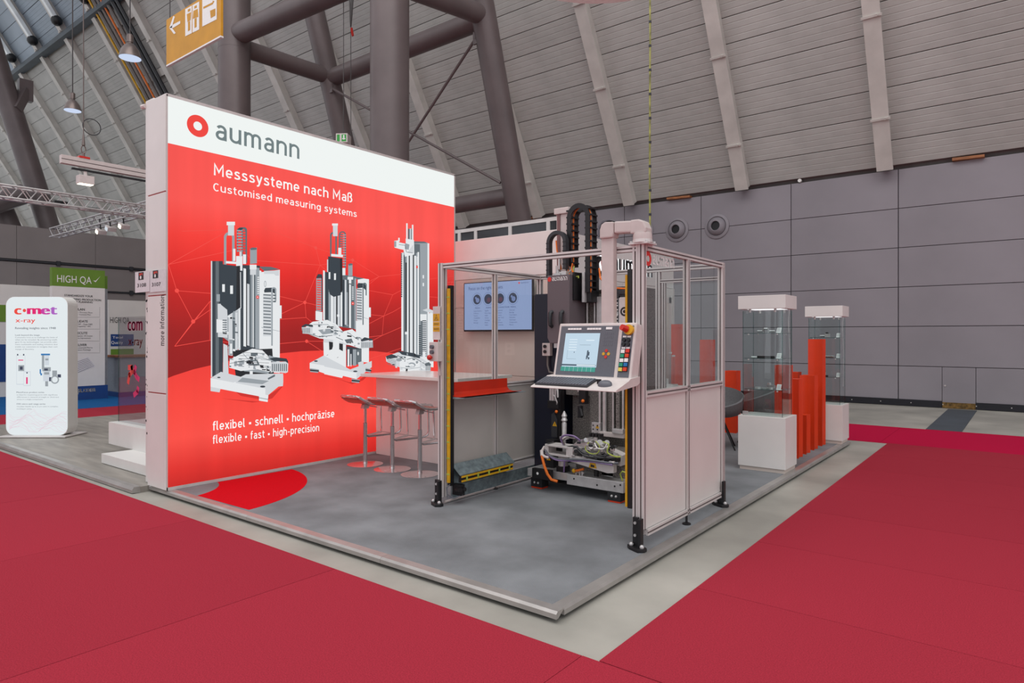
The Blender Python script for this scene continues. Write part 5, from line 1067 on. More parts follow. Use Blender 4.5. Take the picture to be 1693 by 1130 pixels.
MB().sphere((-3.885, 5.70, .83), .017, 10, 7).build('sensor_lamp', 'orange_cable', T, True)
q = MB(); q.prism([(-3.95, .56), (-3.88, .56), (-3.88, .74), (-3.915, .82), (-3.95, .80)], 'y', 5.70, 5.76); q.build('guard_bracket', 'plastic_dark', T, bevel=.003)
def warn(x, z, s, y):
    q = MB(); q.poly([(x-s, y, z-s*.8), (x+s, y, z-s*.8), (x, y, z+s)], 0); q.poly([(x-s*.12, y-.0005, z-s*.5), (x+s*.12, y-.0005, z-s*.5), (x+s*.1, y-.0005, z+s*.4), (x-s*.1, y-.0005, z+s*.4)], 1); q.build('warning_sign', ['yellow', 'print_black'], T, norm=False)
warn(-3.905, .70, .028, 5.698)
sp = MB().lathe([(.05, 0), (.05, .02), (.03, .025), (.024, .05), (.026, .16), (.02, .17), (.034, .19), (.022, .215), (.03, .235), (.006, .285)], (-3.76, 5.66, .565), 18).build('centring_spindle', 'steel', T, True)
MB().cyl((-3.76, 5.66, .35), (-3.76, 5.66, .565), .02, 12).build('spindle_shaft', 'steel', T, True)
q = MB(); q.box(-3.66, -3.58, 5.78, 5.84, .92, 1.06); q.cyl((-3.64, 5.77, .90), (-3.60, 5.75, .80), .018, 10); q.box(-3.655, -3.615, 5.75, 5.79, .78, .9); q.build('probe_head', 'black', T); MB().sphere((-3.595, 5.755, .955), .018, 10, 7).build('probe_cap', 'orange_cable', T, True)
# clamping unit
cu = bpy.data.objects.new('clamping_unit', None); COL.objects.link(cu); cu.parent = T
q = MB(); # U shaped frame
z0, z1 = .43, .535
out = [(-3.83, 5.44), (-3.80, 5.41), (-3.56, 5.40), (-3.50, 5.45), (-3.50, 5.53), (-3.56, 5.58), (-3.80, 5.57), (-3.83, 5.54)]
q.prism(out, 'z', z1-.018, z1); q.prism(out, 'z', z0, z0+.02); q.box(-3.835, -3.79, 5.42, 5.56, z0, z1); q.box(-3.575, -3.50, 5.41, 5.57, z0, z1); q.build('u_frame', 'alu', cu, bevel=.004)
q = MB(); q.prism([(-3.52, .43), (-3.02, .395), (-3.0, .50), (-3.2, .56), (-3.5, .545)], 'y', 5.50, 5.60); q.build('arm_plate', 'alu', cu, bevel=.004)
q = MB(); q.prism([(-3.56, .52), (-3.47, .60), (-3.36, .635), (-3.33, .53)], 'y', 5.46, 5.64); q.build('wedge_block', 'steel', cu, bevel=.004)
q = MB(); q.prism([(-3.58, .40), (-3.12, .33), (-3.05, .34), (-3.05, .43), (-3.5, .45)], 'y', 5.42, 5.48); lp = q.build('lower_plate', 'alu', cu, bevel=.004)
q = MB(); x, z, y = -3.275, .385, 5.418; q.poly([(x-.045, y, z-.025), (x+.045, y, z-.025), (x+.03, y, z+.025), (x-.03, y, z+.025)], 0); q.poly([(x-.025, y-.0006, z-.016), (x+.02, y-.0006, z-.016), (x+.018, y-.0006, z+.004), (x-.022, y-.0006, z+.01)], 1); q.build('warning_sign', ['yellow', 'print_black'], lp, norm=False)
q = MB(); q.box(-3.52, -3.42, 5.80, 5.85, .60, .74); bk = q.build('slide_block', 'steel', cu, bevel=.003); q = MB()
for i in range(2):
    for j in range(3): q.cyl((-3.50+i*.05, 5.797, .63+j*.04), (-3.50+i*.05, 5.802, .63+j*.04), .008, 8)
q.build('screw', 'black', bk)
warn(-3.45, .70, .022, 5.797)
MB().box(-3.42, -3.14, 5.78, 5.84, .61, .655).build('cross_slide', 'pinkish_column', cu, bevel=.004); MB().box(-3.26, -3.14, 5.76, 5.82, .655, .70).build('linear_motor', 'steel', cu, bevel=.004)
for (x, z, r, m, dx) in ((-3.40, .60, .022, 'chrome', .06), (-3.30, .615, .02, 'chrome', .07), (-3.24, .59, .03, 'steel', .05), (-3.16, .60, .024, 'steel', .05), (-3.10, .56, .02, 'black', .06), (-3.36, .535, .018, 'black', .07), (-3.28, .525, .016, 'steel', .08), (-3.18, .51, .018, 'chrome', .07)):
    MB().cyl((x-dx/2, 5.49, z-.012), (x+dx/2, 5.45, z+.016), r, 14).build('gripper_cylinder', m, cu, True)
for i, x in enumerate((-3.40, -3.365, -3.33, -3.295)): MB().box(x, x+.022, 5.55, 5.62, .635, .665).build('sensor_block', 'black', cu)
for x, z, s in ((-3.46, .50, .03), (-3.43, .47, .024), (-3.30, .47, .026), (-3.23, .46, .03), (-3.13, .45, .028), (-3.08, .50, .03), (-3.20, .535, .022), (-3.36, .47, .02), (-3.05, .46, .03)):
    MB().box(x-s, x+s, 5.43, 5.50, z-s*.6, z+s*.6).build('fixture_block', random.choice(['alu', 'steel', 'black', 'plastic_dark']), cu, bevel=.003)
def hose(pts, r, m):
    P_ = [Vector(p) for p in pts]; out = []
    for i in range(len(P_)-1):
        a, c_, d_, e_ = P_[max(i-1, 0)], P_[i], P_[i+1], P_[min(i+2, len(P_)-1)]
        for k in range(5):
            t = k/5; out.append(.5*((2*c_)+(d_-a)*t+(2*a-5*c_+4*d_-e_)*t*t+(3*c_-a-3*d_+e_)*t**3))
    out.append(P_[-1]); MB().tube(out, r, 6).build('hose', m, cu, True)
hose([(-3.83, 5.42, .47), (-3.75, 5.39, .425), (-3.62, 5.38, .41), (-3.48, 5.38, .425), (-3.3, 5.38, .44), (-3.1, 5.40, .435), (-3.0, 5.42, .44)], .011, 'plastic_grey')
hose([(-3.80, 5.40, .44), (-3.66, 5.37, .40), (-3.50, 5.38, .41), (-3.3, 5.38, .425), (-3.05, 5.40, .42)], .008, 'hose_violet')
hose([(-3.64, 5.47, .54), (-3.66, 5.45, .60), (-3.60, 5.44, .64), (-3.50, 5.44, .64), (-3.44, 5.46, .60)], .010, 'hose_violet'); hose([(-3.62, 5.46, .54), (-3.63, 5.44, .58), (-3.58, 5.43, .62), (-3.48, 5.43, .62)], .007, 'brown_grey')
hose([(-3.33, 5.44, .60), (-3.36, 5.42, .54), (-3.30, 5.41, .50), (-3.22, 5.41, .51), (-3.20, 5.42, .57), (-3.25, 5.43, .62)], .005, 'hose_green'); hose([(-3.17, 5.43, .62), (-3.10, 5.42, .60), (-3.11, 5.41, .53), (-3.03, 5.41, .50), (-2.98, 5.43, .50)], .007, 'hose_green')
hose([(-3.26, 5.43, .60), (-3.22, 5.41, .56), (-3.15, 5.41, .56), (-3.12, 5.42, .61)], .006, 'print_white'); hose([(-3.46, 5.42, .55), (-3.38, 5.41, .50), (-3.30, 5.41, .49), (-3.2, 5.41, .48), (-3.06, 5.42, .52)], .009, 'plastic_dark'); hose([(-3.45, 5.42, .52), (-3.35, 5.40, .47), (-3.2, 5.40, .47), (-3.02, 5.42, .48)], .010, 'black')
hose([(-3.86, 5.45, .50), (-3.86, 5.40, .45), (-3.82, 5.38, .42), (-3.76, 5.38, .41)], .014, 'beige_plastic')
hose([(-3.62, 5.46, .40), (-3.60, 5.42, .36), (-3.605, 5.42, .28)], .008, 'hose_violet')
# cylinders below, orange cable, couplings
MB().cyl((-3.68, 5.52, .31), (-3.68, 5.52, .43), .05, 18).build('drive_motor', 'steel', T, True); MB().box(-3.73, -3.63, 5.47, 5.57, .262, .32).build('motor_flange', 'black', T, bevel=.004)
MB().cyl((-3.30, 5.53, BZ1), (-3.30, 5.53, .36), .024, 14).build('stop_post', 'black', T, True); MB().cyl((-3.30, 5.53, .33), (-3.30, 5.53, .345), .03, 14).build('post_ring', 'steel', T, True)
MB().box(-3.97, -3.74, 5.385, 5.432, BZ0-.005, BZ1+.02).build('drive_block', 'black', T, bevel=.005); q = MB(); disc(q, (-3.90, 5.384, .235), UX, UZ, .014); q.build('drive_badge', 'print_white', T, norm=False)
MB().box(-3.94, -3.84, 5.58, 5.70, BZ1, .55).build('drive_tower', 'black', T, bevel=.006); warn(-3.90, .36, .026, 5.578)
MB().tube([(-3.86, 5.40, .47), (-3.84, 5.38, .42)], .018, 8).build('cable_gland', 'beige_plastic', T, True)
MB().tube([(-3.845, 5.38, .43), (-3.80, 5.36, .33), (-3.76, 5.36, .25), (-3.72, 5.37, .20), (-3.66, 5.39, .185)], .014, 8).build('orange_cable', 'orange_cable', T, True)
MB().tube([(-3.50, 5.46, .30), (-3.46, 5.45, .31), (-3.40, 5.46, .33)], .012, 8).build('orange_cable', 'orange_cable', T, True); MB().sphere((-3.51, 5.455, .30), .022, 10, 7).build('plug', 'yellow', T, True)
q = MB()
for x in (-3.50, -3.46, -3.43): q.cyl((x, 5.48, BZ1), (x, 5.48, .30), .010, 8); q.cyl((x-.02, 5.48, .285), (x+.02, 5.48, .285), .008, 8)
q.build('stud', 'steel', T, True)
MB().tube([(-2.99, 5.48, .27), (-3.01, 5.47, .33), (-2.98, 5.46, .36), (-2.93, 5.46, .35)], .007, 6).build('earth_cable', 'hose_green', T, True)
for x in (-3.70, -3.28):
    q = MB(); q.box(x, x+.12, 5.60, 5.62, BZ1, .30); q.build('angle_stop', 'steel', T)
q = MB(); q.box(-3.20, -3.0, 5.88, 5.93, .72, 1.15)
for i in range(8): q.box(-3.19, -3.01, 5.86, 5.88, .74+.05*i, .76+.05*i)
q.build('lower_chain', 'black', T)
MB().box(-4.04, -3.93, 5.76, 5.79, 1.14, 1.17).build('yellow_marker', 'yellow', T)

rg = random.Random(21)
for k in range(34):
    x, y, z = rg.uniform(-3.52, -3.03), rg.uniform(5.40, 5.47), rg.uniform(.40, .60); r = rg.uniform(.008, .02); m = rg.choice(['steel', 'alu', 'chrome', 'black', 'plastic_dark', 'steel'])
    if k % 2: MB().cyl((x-r*1.6, y, z), (x+r*1.6, y-r*.3, z+rg.uniform(-.01, .015)), r*.7, 10).build('pneumatic_fitting', m, cu, True)
    else: MB().box(x-r*1.4, x+r*1.4, y-r*.6, y+r, z-r*.8, z+r*.8).build('fixture_block', m, cu, bevel=.002)

# ================================================================== glass display cases
def case(x0, x1, y0, y1, label, zp, shelves, ztop):
    t = thing('display_case', label, 'display case', ((x0+x1)/2, (y0+y1)/2, PT), group='glass display cases')
    MB().box(x0+.015, x1-.015, y0+.015, y1-.015, PT, PT+.045).build('toe_kick', 'cream_panel', t)
    MB().box(x0, x1, y0, y1, PT+.045, zp).build('plinth', 'white', t, bevel=.003)
    MB().box(x0, x1, y0, y1, ztop-.155, ztop).build('top_cap', 'white', t, bevel=.003)
    i = .045; g = .006; a, b_, c, d = x0+i, x1-i, y0+i, y1-i; zt = ztop-.175
    for q in ((a, b_, c, c+g), (a, b_, d-g, d), (a, a+g, c+g, d-g), (b_-g, b_, c+g, d-g)):
        MB().box(q[0], q[1], q[2], q[3], zp+.002, zt).build('glass_pane', 'glass_case', t)
    for x, y in ((a, c), (b_, c), (a, d), (b_, d)): MB().box(x-.003, x+.003, y-.003, y+.003, zp+.002, zt).build('glass_corner', 'glass_edge', t)
    for x in (a+.08, b_-.08):
        for y in (c+.004, d-.004): MB().cyl((x, y, zt-.02), (x, y, ztop-.15), .014, 10).build('clamp', 'steel', t, True)
    for z in shelves:
        s = MB().box(a+g+.004, b_-g-.004, c+g+.004, d-g-.004, z-.006, z).build('glass_shelf', 'glass_edge', t)
        for x in (a+.06, b_-.06):
            for y in (c+.012, d-.012): MB().cyl((x, y, z-.022), (x, y, z-.006), .010, 8).build('shelf_clip', 'steel', s, True)
    MB().box(a-.004, a+.06, c-.012, c+.002, zp+.01, zp+.05).build('door_lock', 'steel', t, bevel=.002)
    MB().tube([(b_-.02, d-.02, ztop-.16), (b_-.03, d-.02, ztop-.3), (b_-.015, d-.02, ztop-.7), (b_-.02, d-.02, zp+.25)], .004, 6).build('lamp_cable', 'print_white', t, True)
    q = MB(); q.poly([(a+.03, c+.03, ztop-.157), (b_-.03, c+.03, ztop-.157), (b_-.03, d-.03, ztop-.157), (a+.03, d-.03, ztop-.157)]); q.build('top_light', 'halo', t, norm=False)
    return t
def card(x, y, z, label):
    q = MB(); q.prism([(y, z), (y+.07, z), (y+.07, z+.004), (y+.006, z+.004), (y+.045, z+.06), (y+.041, z+.062), (y, z+.004)], 'x', x, x+.05); o = q.build('label_card', 'print_white', bevel=.001); tag(o, label, 'label card', 'cards in the display cases')
    q = MB()
    for k in range(3):
        f = .2+.25*k; A = Vector((x+.006, y-.0006+.041*f, z+.004+.058*f)); q.poly([A, A+Vector((.038, 0, 0)), A+Vector((.038, .004, .006)), A+Vector((0, .004, .006))])
    q.build('card_print', 'print_grey', o, norm=False)
C1 = (-2.70, -2.165, 7.75, 8.21); C2 = (-2.625, -2.115, 10.39, 10.82)
S1 = (1.655, 1.36, 1.00); S2 = (1.60, 1.30, 1.02)
case(*C1, 'tall glass display case on a white plinth, the nearer of the two', .69, S1, 2.09)
case(*C2, 'tall glass display case on a white plinth, the farther one behind the orange posts', .62, S2, 2.06)
def part_obj(name, label, loc, fn):
    t = thing(name, label, 'metal part', loc, group='sample parts in the display cases'); fn(t, Vector(loc)); return t
def crank(t, o):
    q = MB(); q.cyl(o+Vector((-.10, 0, .022)), o+Vector((-.03, 0, .022)), .012, 12); q.cyl(o+Vector((.03, 0, .022)), o+Vector((.10, 0, .022)), .012, 12); q.build('journal', 'steel', t, True)
    q = MB(); q.obox(o+Vector((-.03, 0, .032)), .016, .03, .06); q.obox(o+Vector((.03, 0, .032)), .016, .03, .06); q.cyl(o+Vector((-.03, 0, .05)), o+Vector((.03, 0, .05)), .012, 12); q.build('crank_web', 'chrome', t, True)
def rack(t, o):
    q = MB(); q.box(o.x-.10, o.x+.10, o.y-.012, o.y+.012, o.z, o.z+.02)
    for k in range(14): q.box(o.x-.098+k*.0142, o.x-.091+k*.0142, o.y-.012, o.y+.012, o.z+.02, o.z+.027)
    q.build('toothed_bar', 'black', t); q = MB(); q.cyl(o+Vector((-.17, 0, .011)), o+Vector((-.10, 0, .011)), .010, 10); q.build('shaft_end', 'print_white', t, True)
def rod(t, o):
    q = MB(); q.lathe([(.016, 0), (.035, 0), (.035, .02), (.016, .02)], o+Vector((-.09, 0, 0)), 20); q.lathe([(.010, 0), (.022, 0), (.022, .02), (.010, .02)], o+Vector((.06, 0, 0)), 16); q.box(o.x-.058, o.x+.042, o.y-.01, o.y+.01, o.z+.004, o.z+.016); q.build('connecting_rod', 'steel', t, True)
    q = MB(); q.box(o.x-.01, o.x+.09, o.y+.035, o.y+.085, o.z, o.z+.045); q.cyl(o+Vector((.02, .06, .045)), o+Vector((.02, .06, .07)), .02, 12); q.build('bearing_block', 'chrome', t, bevel=.003)
def block(t, o):
    q = MB(); q.box(o.x-.03, o.x+.04, o.y-.03, o.y+.03, o.z, o.z+.055); q.build('block', 'steel', t, bevel=.004); MB().cyl(o+Vector((-.10, 0, .02)), o+Vector((-.03, 0, .02)), .014, 10).build('stub_shaft', 'chrome', t, True); MB().cyl(o+Vector((0, -.01, .055)), o+Vector((0, -.01, .075)), .018, 12).build('boss', 'black', t, True)
def bar_(t, o):
    q = MB(); q.cyl(o+Vector((-.14, 0, .016)), o+Vector((.08, 0, .016)), .015, 12); q.cyl(o+Vector((.08, 0, .016)), o+Vector((.10, 0, .016)), .010, 12); q.build('polished_bar', 'chrome', t, True); MB().cyl(o+Vector((-.16, 0, .016)), o+Vector((-.14, 0, .016)), .016, 12).build('collar', 'steel', t, True)
def gear(t, o):
    q = MB(); n = 20
    pts = [(o.x-.03+(.042 if i % 2 else .034)*math.cos(math.pi*i/n), o.y+(.042 if i % 2 else .034)*math.sin(math.pi*i/n)) for i in range(2*n)]
    q.prism(pts, 'z', o.z, o.z+.02); q.build('gear_wheel', 'plastic_dark', t); MB().cyl(o+Vector((-.03, 0, .02)), o+Vector((-.03, 0, .06)), .012, 12).build('gear_shaft', 'steel', t, True)
for (cx, zz, fn, nm, lb) in ((C1, S1[0], crank, 'crankshaft', 'small silver crankshaft on the top shelf of the nearer case'), (C1, S1[1], rack, 'toothed_bar', 'black toothed bar on the middle shelf of the nearer case'), (C1, S1[2], rod, 'connecting_rod', 'metal connecting rod on the bottom shelf of the nearer case'),
                             (C2, S2[0], block, 'metal_block', 'silver metal block on the top shelf of the farther case'), (C2, S2[1], bar_, 'polished_bar', 'polished metal bar on the middle shelf of the farther case'), (C2, S2[2], gear, 'gear_wheel', 'small gear wheel on the bottom shelf of the farther case')):
    o = (cx[0]+.27, cx[2]+.17, zz); part_obj(nm, lb, o, fn); card(cx[0]+.405, cx[2]+.10, zz, 'white label card beside the ' + lb.split(' on the ')[0].split(' ', 1)[1] + ' on the ' + lb.split(' on the ')[1])

# ================================================================== orange fluted posts
OG = 'orange fluted posts'
def opost(x, y, h, label, w=.19):
    q = MB(); pts = []; a = w/2
    corners = [(-a, -a), (a, -a), (a, a), (-a, a)]
    for k in range(4):
        p0, p1 = Vector(corners[k]), Vector(corners[(k+1) % 4]); n = Vector((-(p1-p0).y, (p1-p0).x)).normalized()
        for i in range(8):
            t = i/8; pts.append(p0+(p1-p0)*t + n*(a*.30*math.sin(math.pi*t)**1.0 if k in (0, 1) else a*.10*math.sin(math.pi*t)))
    q.prism([(x+p.x, y+p.y) for p in pts], 'z', PT, h); o = q.build('orange_post', 'orange_post', bevel=0); me = o.data
    for v in me.vertices: v.co.x -= x; v.co.y -= y; v.co.z -= PT
    o.location = (x, y, PT)
    for p_ in me.polygons: p_.use_smooth = True
    me.set_sharp_from_angle(angle=math.radians(40)); tag(o, label, 'post', OG)
XR = -2.40
opost(XR, 8.52, 1.26, 'orange post seen through the glass of the nearer display case', .17)
opost(XR, 8.93, 1.07, 'medium orange post just right of the nearer display case'); opost(XR, 9.30, .575, 'shortest orange post at knee height in the row of posts')
opost(XR, 9.70, 1.08, 'orange post between the shortest and the tallest post'); opost(XR, 10.14, 1.575, 'tallest orange post in front of the farther display case')
opost(-3.78, 10.6, 1.06, 'orange post behind the grey chair beside the enclosure'); opost(-4.2, 10.6, 1.56, 'tall orange post seen through the rear clear pane of the enclosure'); opost(-4.66, 10.5, 1.82, 'orange post at the cabin end seen through the front clear pane')
opost(-2.85, 10.62, 1.07, 'orange post partly hidden behind the row of posts')

# ================================================================== chairs and table
def make_chair():
    t = thing('shell_chair', '', 'chair', group='grey shell chairs'); L = dict(local=True)
    q = MB(); n = 24; rows_ = [(.05, .43), (.16, .435), (.24, .46), (.285, .53), (.305, .63), (.315, .74)]; vs = []
    for r, z in rows_:
        for i in range(n):
            a = 2*math.pi*i/n; k = (1+math.cos(a-math.pi/2))/2      # k=1 at +y (back)
            zz = z if z < .465 else .46+(z-.46)*(.45+.85*k**0.8)
            vs.append((r*1.08*math.cos(a), r*math.sin(a)*.98, zz))
    N = len(vs); vs += [(x*.93, y*.93, z+.012) for x, y, z in vs]; K = len(rows_)
    fs = [(k*n+i, k*n+(i+1) % n, (k+1)*n+(i+1) % n, (k+1)*n+i) for k in range(K-1) for i in range(n)]
    fs += [tuple(N+v for v in reversed(f)) for f in fs]; fs += [((K-1)*n+i, (K-1)*n+(i+1) % n, N+(K-1)*n+(i+1) % n, N+(K-1)*n+i) for i in range(n)]
    fs += [tuple(reversed(range(n))), tuple(range(N, N+n))]
    q.add(vs, fs); q.build('shell', 'chair_grey', t, True, **L)
    MB().cyl((0, 0, .40), (0, 0, .435), .07, 14).build('hub', 'black', t, True, **L)
    for a in (45, 135, 225, 315):
        c, s = math.cos(math.radians(a)), math.sin(math.radians(a)); MB().cyl((.05*c, .05*s, .42), (.30*c, .30*s, 0), .015, 10, .010).build('leg', 'black', t, True, **L)
    return t
ch = make_chair()
place(ch, True, (-3.42, 9.05, PT), math.radians(20), 'grey shell chair with slim black legs beside the enclosure'); place(ch, False, (-3.08, 9.58, PT), math.radians(-60), 'grey shell chair behind the nearer display case')
t = thing('side_table', 'low white table with dark edge standing behind the orange posts', 'table', (-3.0, 11.2, 0)); t.location = (-2.75, 10.35, PT)
x, y = -2.80, 10.16
t.location = (x, y, PT); MB().box(x-.02, x+.16, y-.1, y+.12, PT, .60).build('pedestal', 'white', t); MB().box(x-.06, x+.2, y-.14, y+.16, .60, .625).build('table_top', 'black', t, bevel=.003)

# small display counter with a transparent model, seen through the enclosure pane
t = thing('display_counter', 'small white counter carrying a metal model, seen through the enclosure pane', 'counter', (-3.95, 8.3, PT)); zc = onY(1110, 640, 8.2).z
MB().box(-4.3, -3.66, 8.1, 8.5, PT, zc-.04).build('body', 'plastic_grey', t); MB().box(-4.35, -3.62, 8.05, 8.55, zc-.04, zc).build('counter_top', 'white_panel', t, bevel=.003)
o = Vector((-3.86, 8.28, zc)); t = thing('metal_model', 'small silver metal model with clear tubes on the display counter', 'model', o)
MB().box(o.x-.14, o.x+.14, o.y-.08, o.y+.08, o.z, o.z+.03).build('base', 'steel', t, bevel=.003)
for dx, h in ((-.08, .12), (-.03, .18), (.02, .10)): MB().cyl(o+Vector((dx, 0, .03)), o+Vector((dx, 0, h)), .026, 12).build('turned_part', 'steel', t, True)
for dx, h in ((.065, .44), (.11, .40)): MB().cyl(o+Vector((dx, 0, .03)), o+Vector((dx, 0, h)), .02, 12).build('clear_tube', 'acrylic', t, True); MB().cyl(o+Vector((dx, 0, h)), o+Vector((dx, 0, h+.02)), .022, 12).build('tube_cap', 'steel', t, True)

# ================================================================== neighbouring stand on the left
t = thing('neighbour_platform', 'low platform with grey wood look floor of the neighbouring stand', 'platform', (-10.8, 6, 0))
MB().box(-14.3, -7.262, 3.0, 8.4, -0.008, PT-.006).build('vinyl_floor', 'vinyl', t)
q = MB(); q.prism([(2.92, .0), (2.92, .03), (2.94, PT), (3.0, PT), (3.0, -.006)], 'x', -14.3, -7.262); q.build('edge_trim', 'alu_edge', t)
t = thing('neighbour_wall', 'slim white wall printed with scattered dark dots beside the red wall', 'wall panel', (-7.35, 3.4, PT))
z1 = onY(240, 172, 3.16).z
MB().box(-7.445, -7.255, 3.13, 7.3, PT, z1).build('panel', 'white', t, bevel=.004)
q = MB(); random.seed(5)
for k in range(190):
    z = random.uniform(.12, 2.0)**1.0; dens = z/2.0
    if random.random() > .25+.9*dens**2: continue
    x = random.uniform(-7.435, -7.265); r = random.choice((.008, .010, .014, .018)); disc(q, (x, 3.1292, z), UX, UZ, r*.8, 0, 6)
q.build('printed_dots', 'print_black', t, norm=False)
MB().cyl((-7.44, 3.13, z1-.05), (-7.50, 3.12, z1-.05), .025, 8).build('end_cap', 'beige_plastic', t, True)
# white plinth and acrylic case
t = thing('display_case', 'low white plinth with a clear acrylic hood behind the dotted wall', 'display case', (-8.4, 3.5, PT))
zz = PT; x0 = onY(179.5, 757, 3.62).x
MB().box(-8.98, -7.45, 3.26, 4.2, PT, PT+.115).build('step', 'white', t, bevel=.003); MB().box(-8.97, -7.45, 3.268, 3.275, PT+.075, PT+.09).build('joint', 'plastic_grey', t)
MB().box(x0, -7.45, 3.62, 4.2, PT+.115, onY(180, 698, 3.62).z).build('plinth', 'white', t, bevel=.003)
zt = onY(200, 525, 3.75).z; zb = onY(180, 698, 3.62).z; xa = onY(200, 600, 3.75).x
MB().box(xa, -7.46, 3.72, 3.728, zb, zt).build('acrylic_pane', 'acrylic', t); MB().box(xa, xa+.008, 3.728, 4.15, zb, zt).build('acrylic_pane', 'acrylic', t); MB().box(xa-.003, xa+.004, 3.716, 3.724, zb, zt).build('pane_edge', 'glass_edge', t)
q = MB(); A = onY(211, 547, 3.715); c = 0
h = onY(211, 528, 3.715).z-A.z; add_text(q, 'com', (A.x, 3.7175, A.z), UX, UZ, None, h*1.25, 0, .03); q.build('text_line', 'hood_pink', t, norm=False); q = MB(); A = onY(212, 571, 3.715); add_text(q, 'x-ray', (A.x, 3.7175, A.z), UX, UZ, .42, .12, 0, .01); q.build('text_line', 'hood_red', t, norm=False)
def strokepx(pts, w, m):
    q = MB()
    for (a, c_) in zip(pts[:-1], pts[1:]):
        A, B = onY(*a, 3.716), onY(*c_, 3.716); d = (B-A).normalized(); n = Vector((-d.z, 0, d.x))*w/2
        q.poly([A+n-d*w*.4, B+n+d*w*.4, B-n+d*w*.4, A-n-d*w*.4], 0)
    q.build('emblem_stroke', m, t, norm=False)
strokepx([(213, 608), (218, 608), (219, 614), (214, 620), (212, 632)], .07, 'hood_red'); strokepx([(224, 608), (222, 616), (226, 624), (229, 627)], .07, 'hood_pink'); strokepx([(222, 653), (227, 648), (228, 643)], .07, 'hood_pink')
MB().tube([(-8.9, 3.9, PT+.115), (-8.75, 3.75, PT+.16), (-8.65, 3.7, PT+.13)], .03, 8).build('cable_end', 'black', t, True)

# rounded advertising tower
CP = (onz(8, 724)+onz(112, 721))/2; t = thing('advertising_tower', 'rounded white illuminated advertising tower with pink lettering', 'advertising tower', (CP.x, CP.y, PT), TH)
W2, HT, DP = .48, 2.17, .24
def rrect(w, z0, z1, r, n=6):
    pts = []
    for cx_, cz_, a0 in ((w-r, z1-r, 0), (-w+r, z1-r, 90), (-w+r, z0+r, 180), (w-r, z0+r, 270)):
        for i in range(n+1): a = math.radians(a0+90*i/n); pts.append((cx_+r*math.cos(a), cz_+r*math.sin(a)))
    return pts
MB().prism(rrect(W2, .02, HT, .13), 'y', .006, DP).build('body', 'white', t, local=True)
q = MB(); q.poly([(x, 0.004, z) for x, z in rrect(W2-.004, .024, HT-.004, .13)]); q.build('illuminated_face', 'tower_white', t, norm=False, local=True)
MB().box(-.52, .52, -.12, .42, 0, .02).build('base_plate', 'alu', t, bevel=.004, local=True)
fx = lambda u: (u-24)/(495-24)*2*W2-W2; fz = lambda v: HT-(v-48)/(1085-48)*(HT-.02); y = .0025
CM = ['c_red', 'c_pink', 'c_magenta', 'c_violet', 'tower_text']
def X(s, u0, u1, v, vtop, m, bold=.0): q = MB(); add_text(q, s, (fx(u0), y, fz(v)), UX, UZ, fx(u1)-fx(u0), fz(vtop)-fz(v), 0, bold); q.build('text_line', CM[m], t, norm=False, local=True)
XH = .56/.73
def XX(s, u0, u1, v, vtop, m, bold): X(s, u0, u1, v, v-(v-vtop)/XH, m, bold)
XX('c', 94, 138, 180, 124, 0, .05); q = MB(); disc(q, (fx(166), y, fz(151)), UX, UZ, .026, 0); q.build('dot', 'c_red', t, norm=False, local=True); XX('m', 192, 288, 178, 124, 1, .05); XX('e', 296, 356, 180, 124, 2, .05); X('t', 366, 410, 180, 104, 3, .05)
X('x-ray', 98, 248, 240, 205, 0, .01); X('Revealing insights since 1948', 96, 404, 290, 274, 4, .025); X('Look beyond the image', 96, 282, 340, 329, 4, .02)
LINES = ['Customers trust us to challenge the limits of', 'what can be revealed. By pioneering intelli-', 'gent X-ray technologies, we provide safer,', 'more sustainable and leading solutions that', 'enable our customers to navigate their own']
for k, s in enumerate(LINES): X(s, 96, 418, 357+17.5*k, 347+17.5*k, 4)
X('voyage of discovery.', 96, 240, 445, 435, 4); X('MesoFocus product series', 106, 316, 768, 757, 4, .02); X('is ideal for inspecting parts with significant', 108, 418, 786, 777, 4); X('differences in material strength or thickness', 108, 428, 803, 794, 4); X('wires in a single component.', 108, 308, 820, 811, 4); X('FXE micro and range series', 108, 326, 855, 844, 4, .02); X('visualize details up to 2 µm seen in complex,', 108, 424, 873, 864, 4); X('multilayer parts.', 108, 224, 891, 882, 4)
PM = ['tower_light', 'tower_white', 'screen_dark', 'print_m', 'c_pink', 'tower_blue']; q = MB(); dd_ = [0]
def fr(u0, v0, u1, v1, m): dd_[0] += .00025; q.poly([(fx(u0), y-dd_[0], fz(v1)), (fx(u1), y-dd_[0], fz(v1)), (fx(u1), y-dd_[0], fz(v0)), (fx(u0), y-dd_[0], fz(v0))], m)
fr(105, 486, 172, 706, 0); fr(108, 488, 169, 700, 1); fr(110, 476, 120, 488, 2); fr(156, 476, 166, 488, 2); fr(120, 560, 165, 604, 3); fr(132, 570, 154, 594, 2); fr(120, 519, 158, 526, 4); fr(160, 606, 214, 715, 0); fr(163, 612, 210, 710, 1); fr(180, 650, 192, 700, 4); fr(182, 612, 192, 622, 2)
q.build('tube_picture', PM, t, norm=False, local=True); q = MB()
fr(293, 474, 362, 486, 5); fr(300, 486, 318, 590, 3); fr(322, 486, 355, 560, 0); fr(326, 510, 350, 524, 3); fr(304, 575, 368, 605, 3); fr(318, 585, 346, 600, 2); fr(310, 605, 365, 680, 0); fr(318, 612, 356, 630, 3); fr(326, 680, 348, 718, 3); fr(284, 590, 294, 625, 5); fr(290, 620, 302, 636, 5)
disc(q, (fx(400), y-.007, fz(668)), UX, UZ, .065, 3); disc(q, (fx(400), y-.0073, fz(668)), UX, UZ, .045, 1); fr(380, 600, 416, 640, 3); fr(420, 628, 446, 652, 2); fr(356, 650, 384, 680, 2)
q.build('device_picture', PM, t, norm=False, local=True)
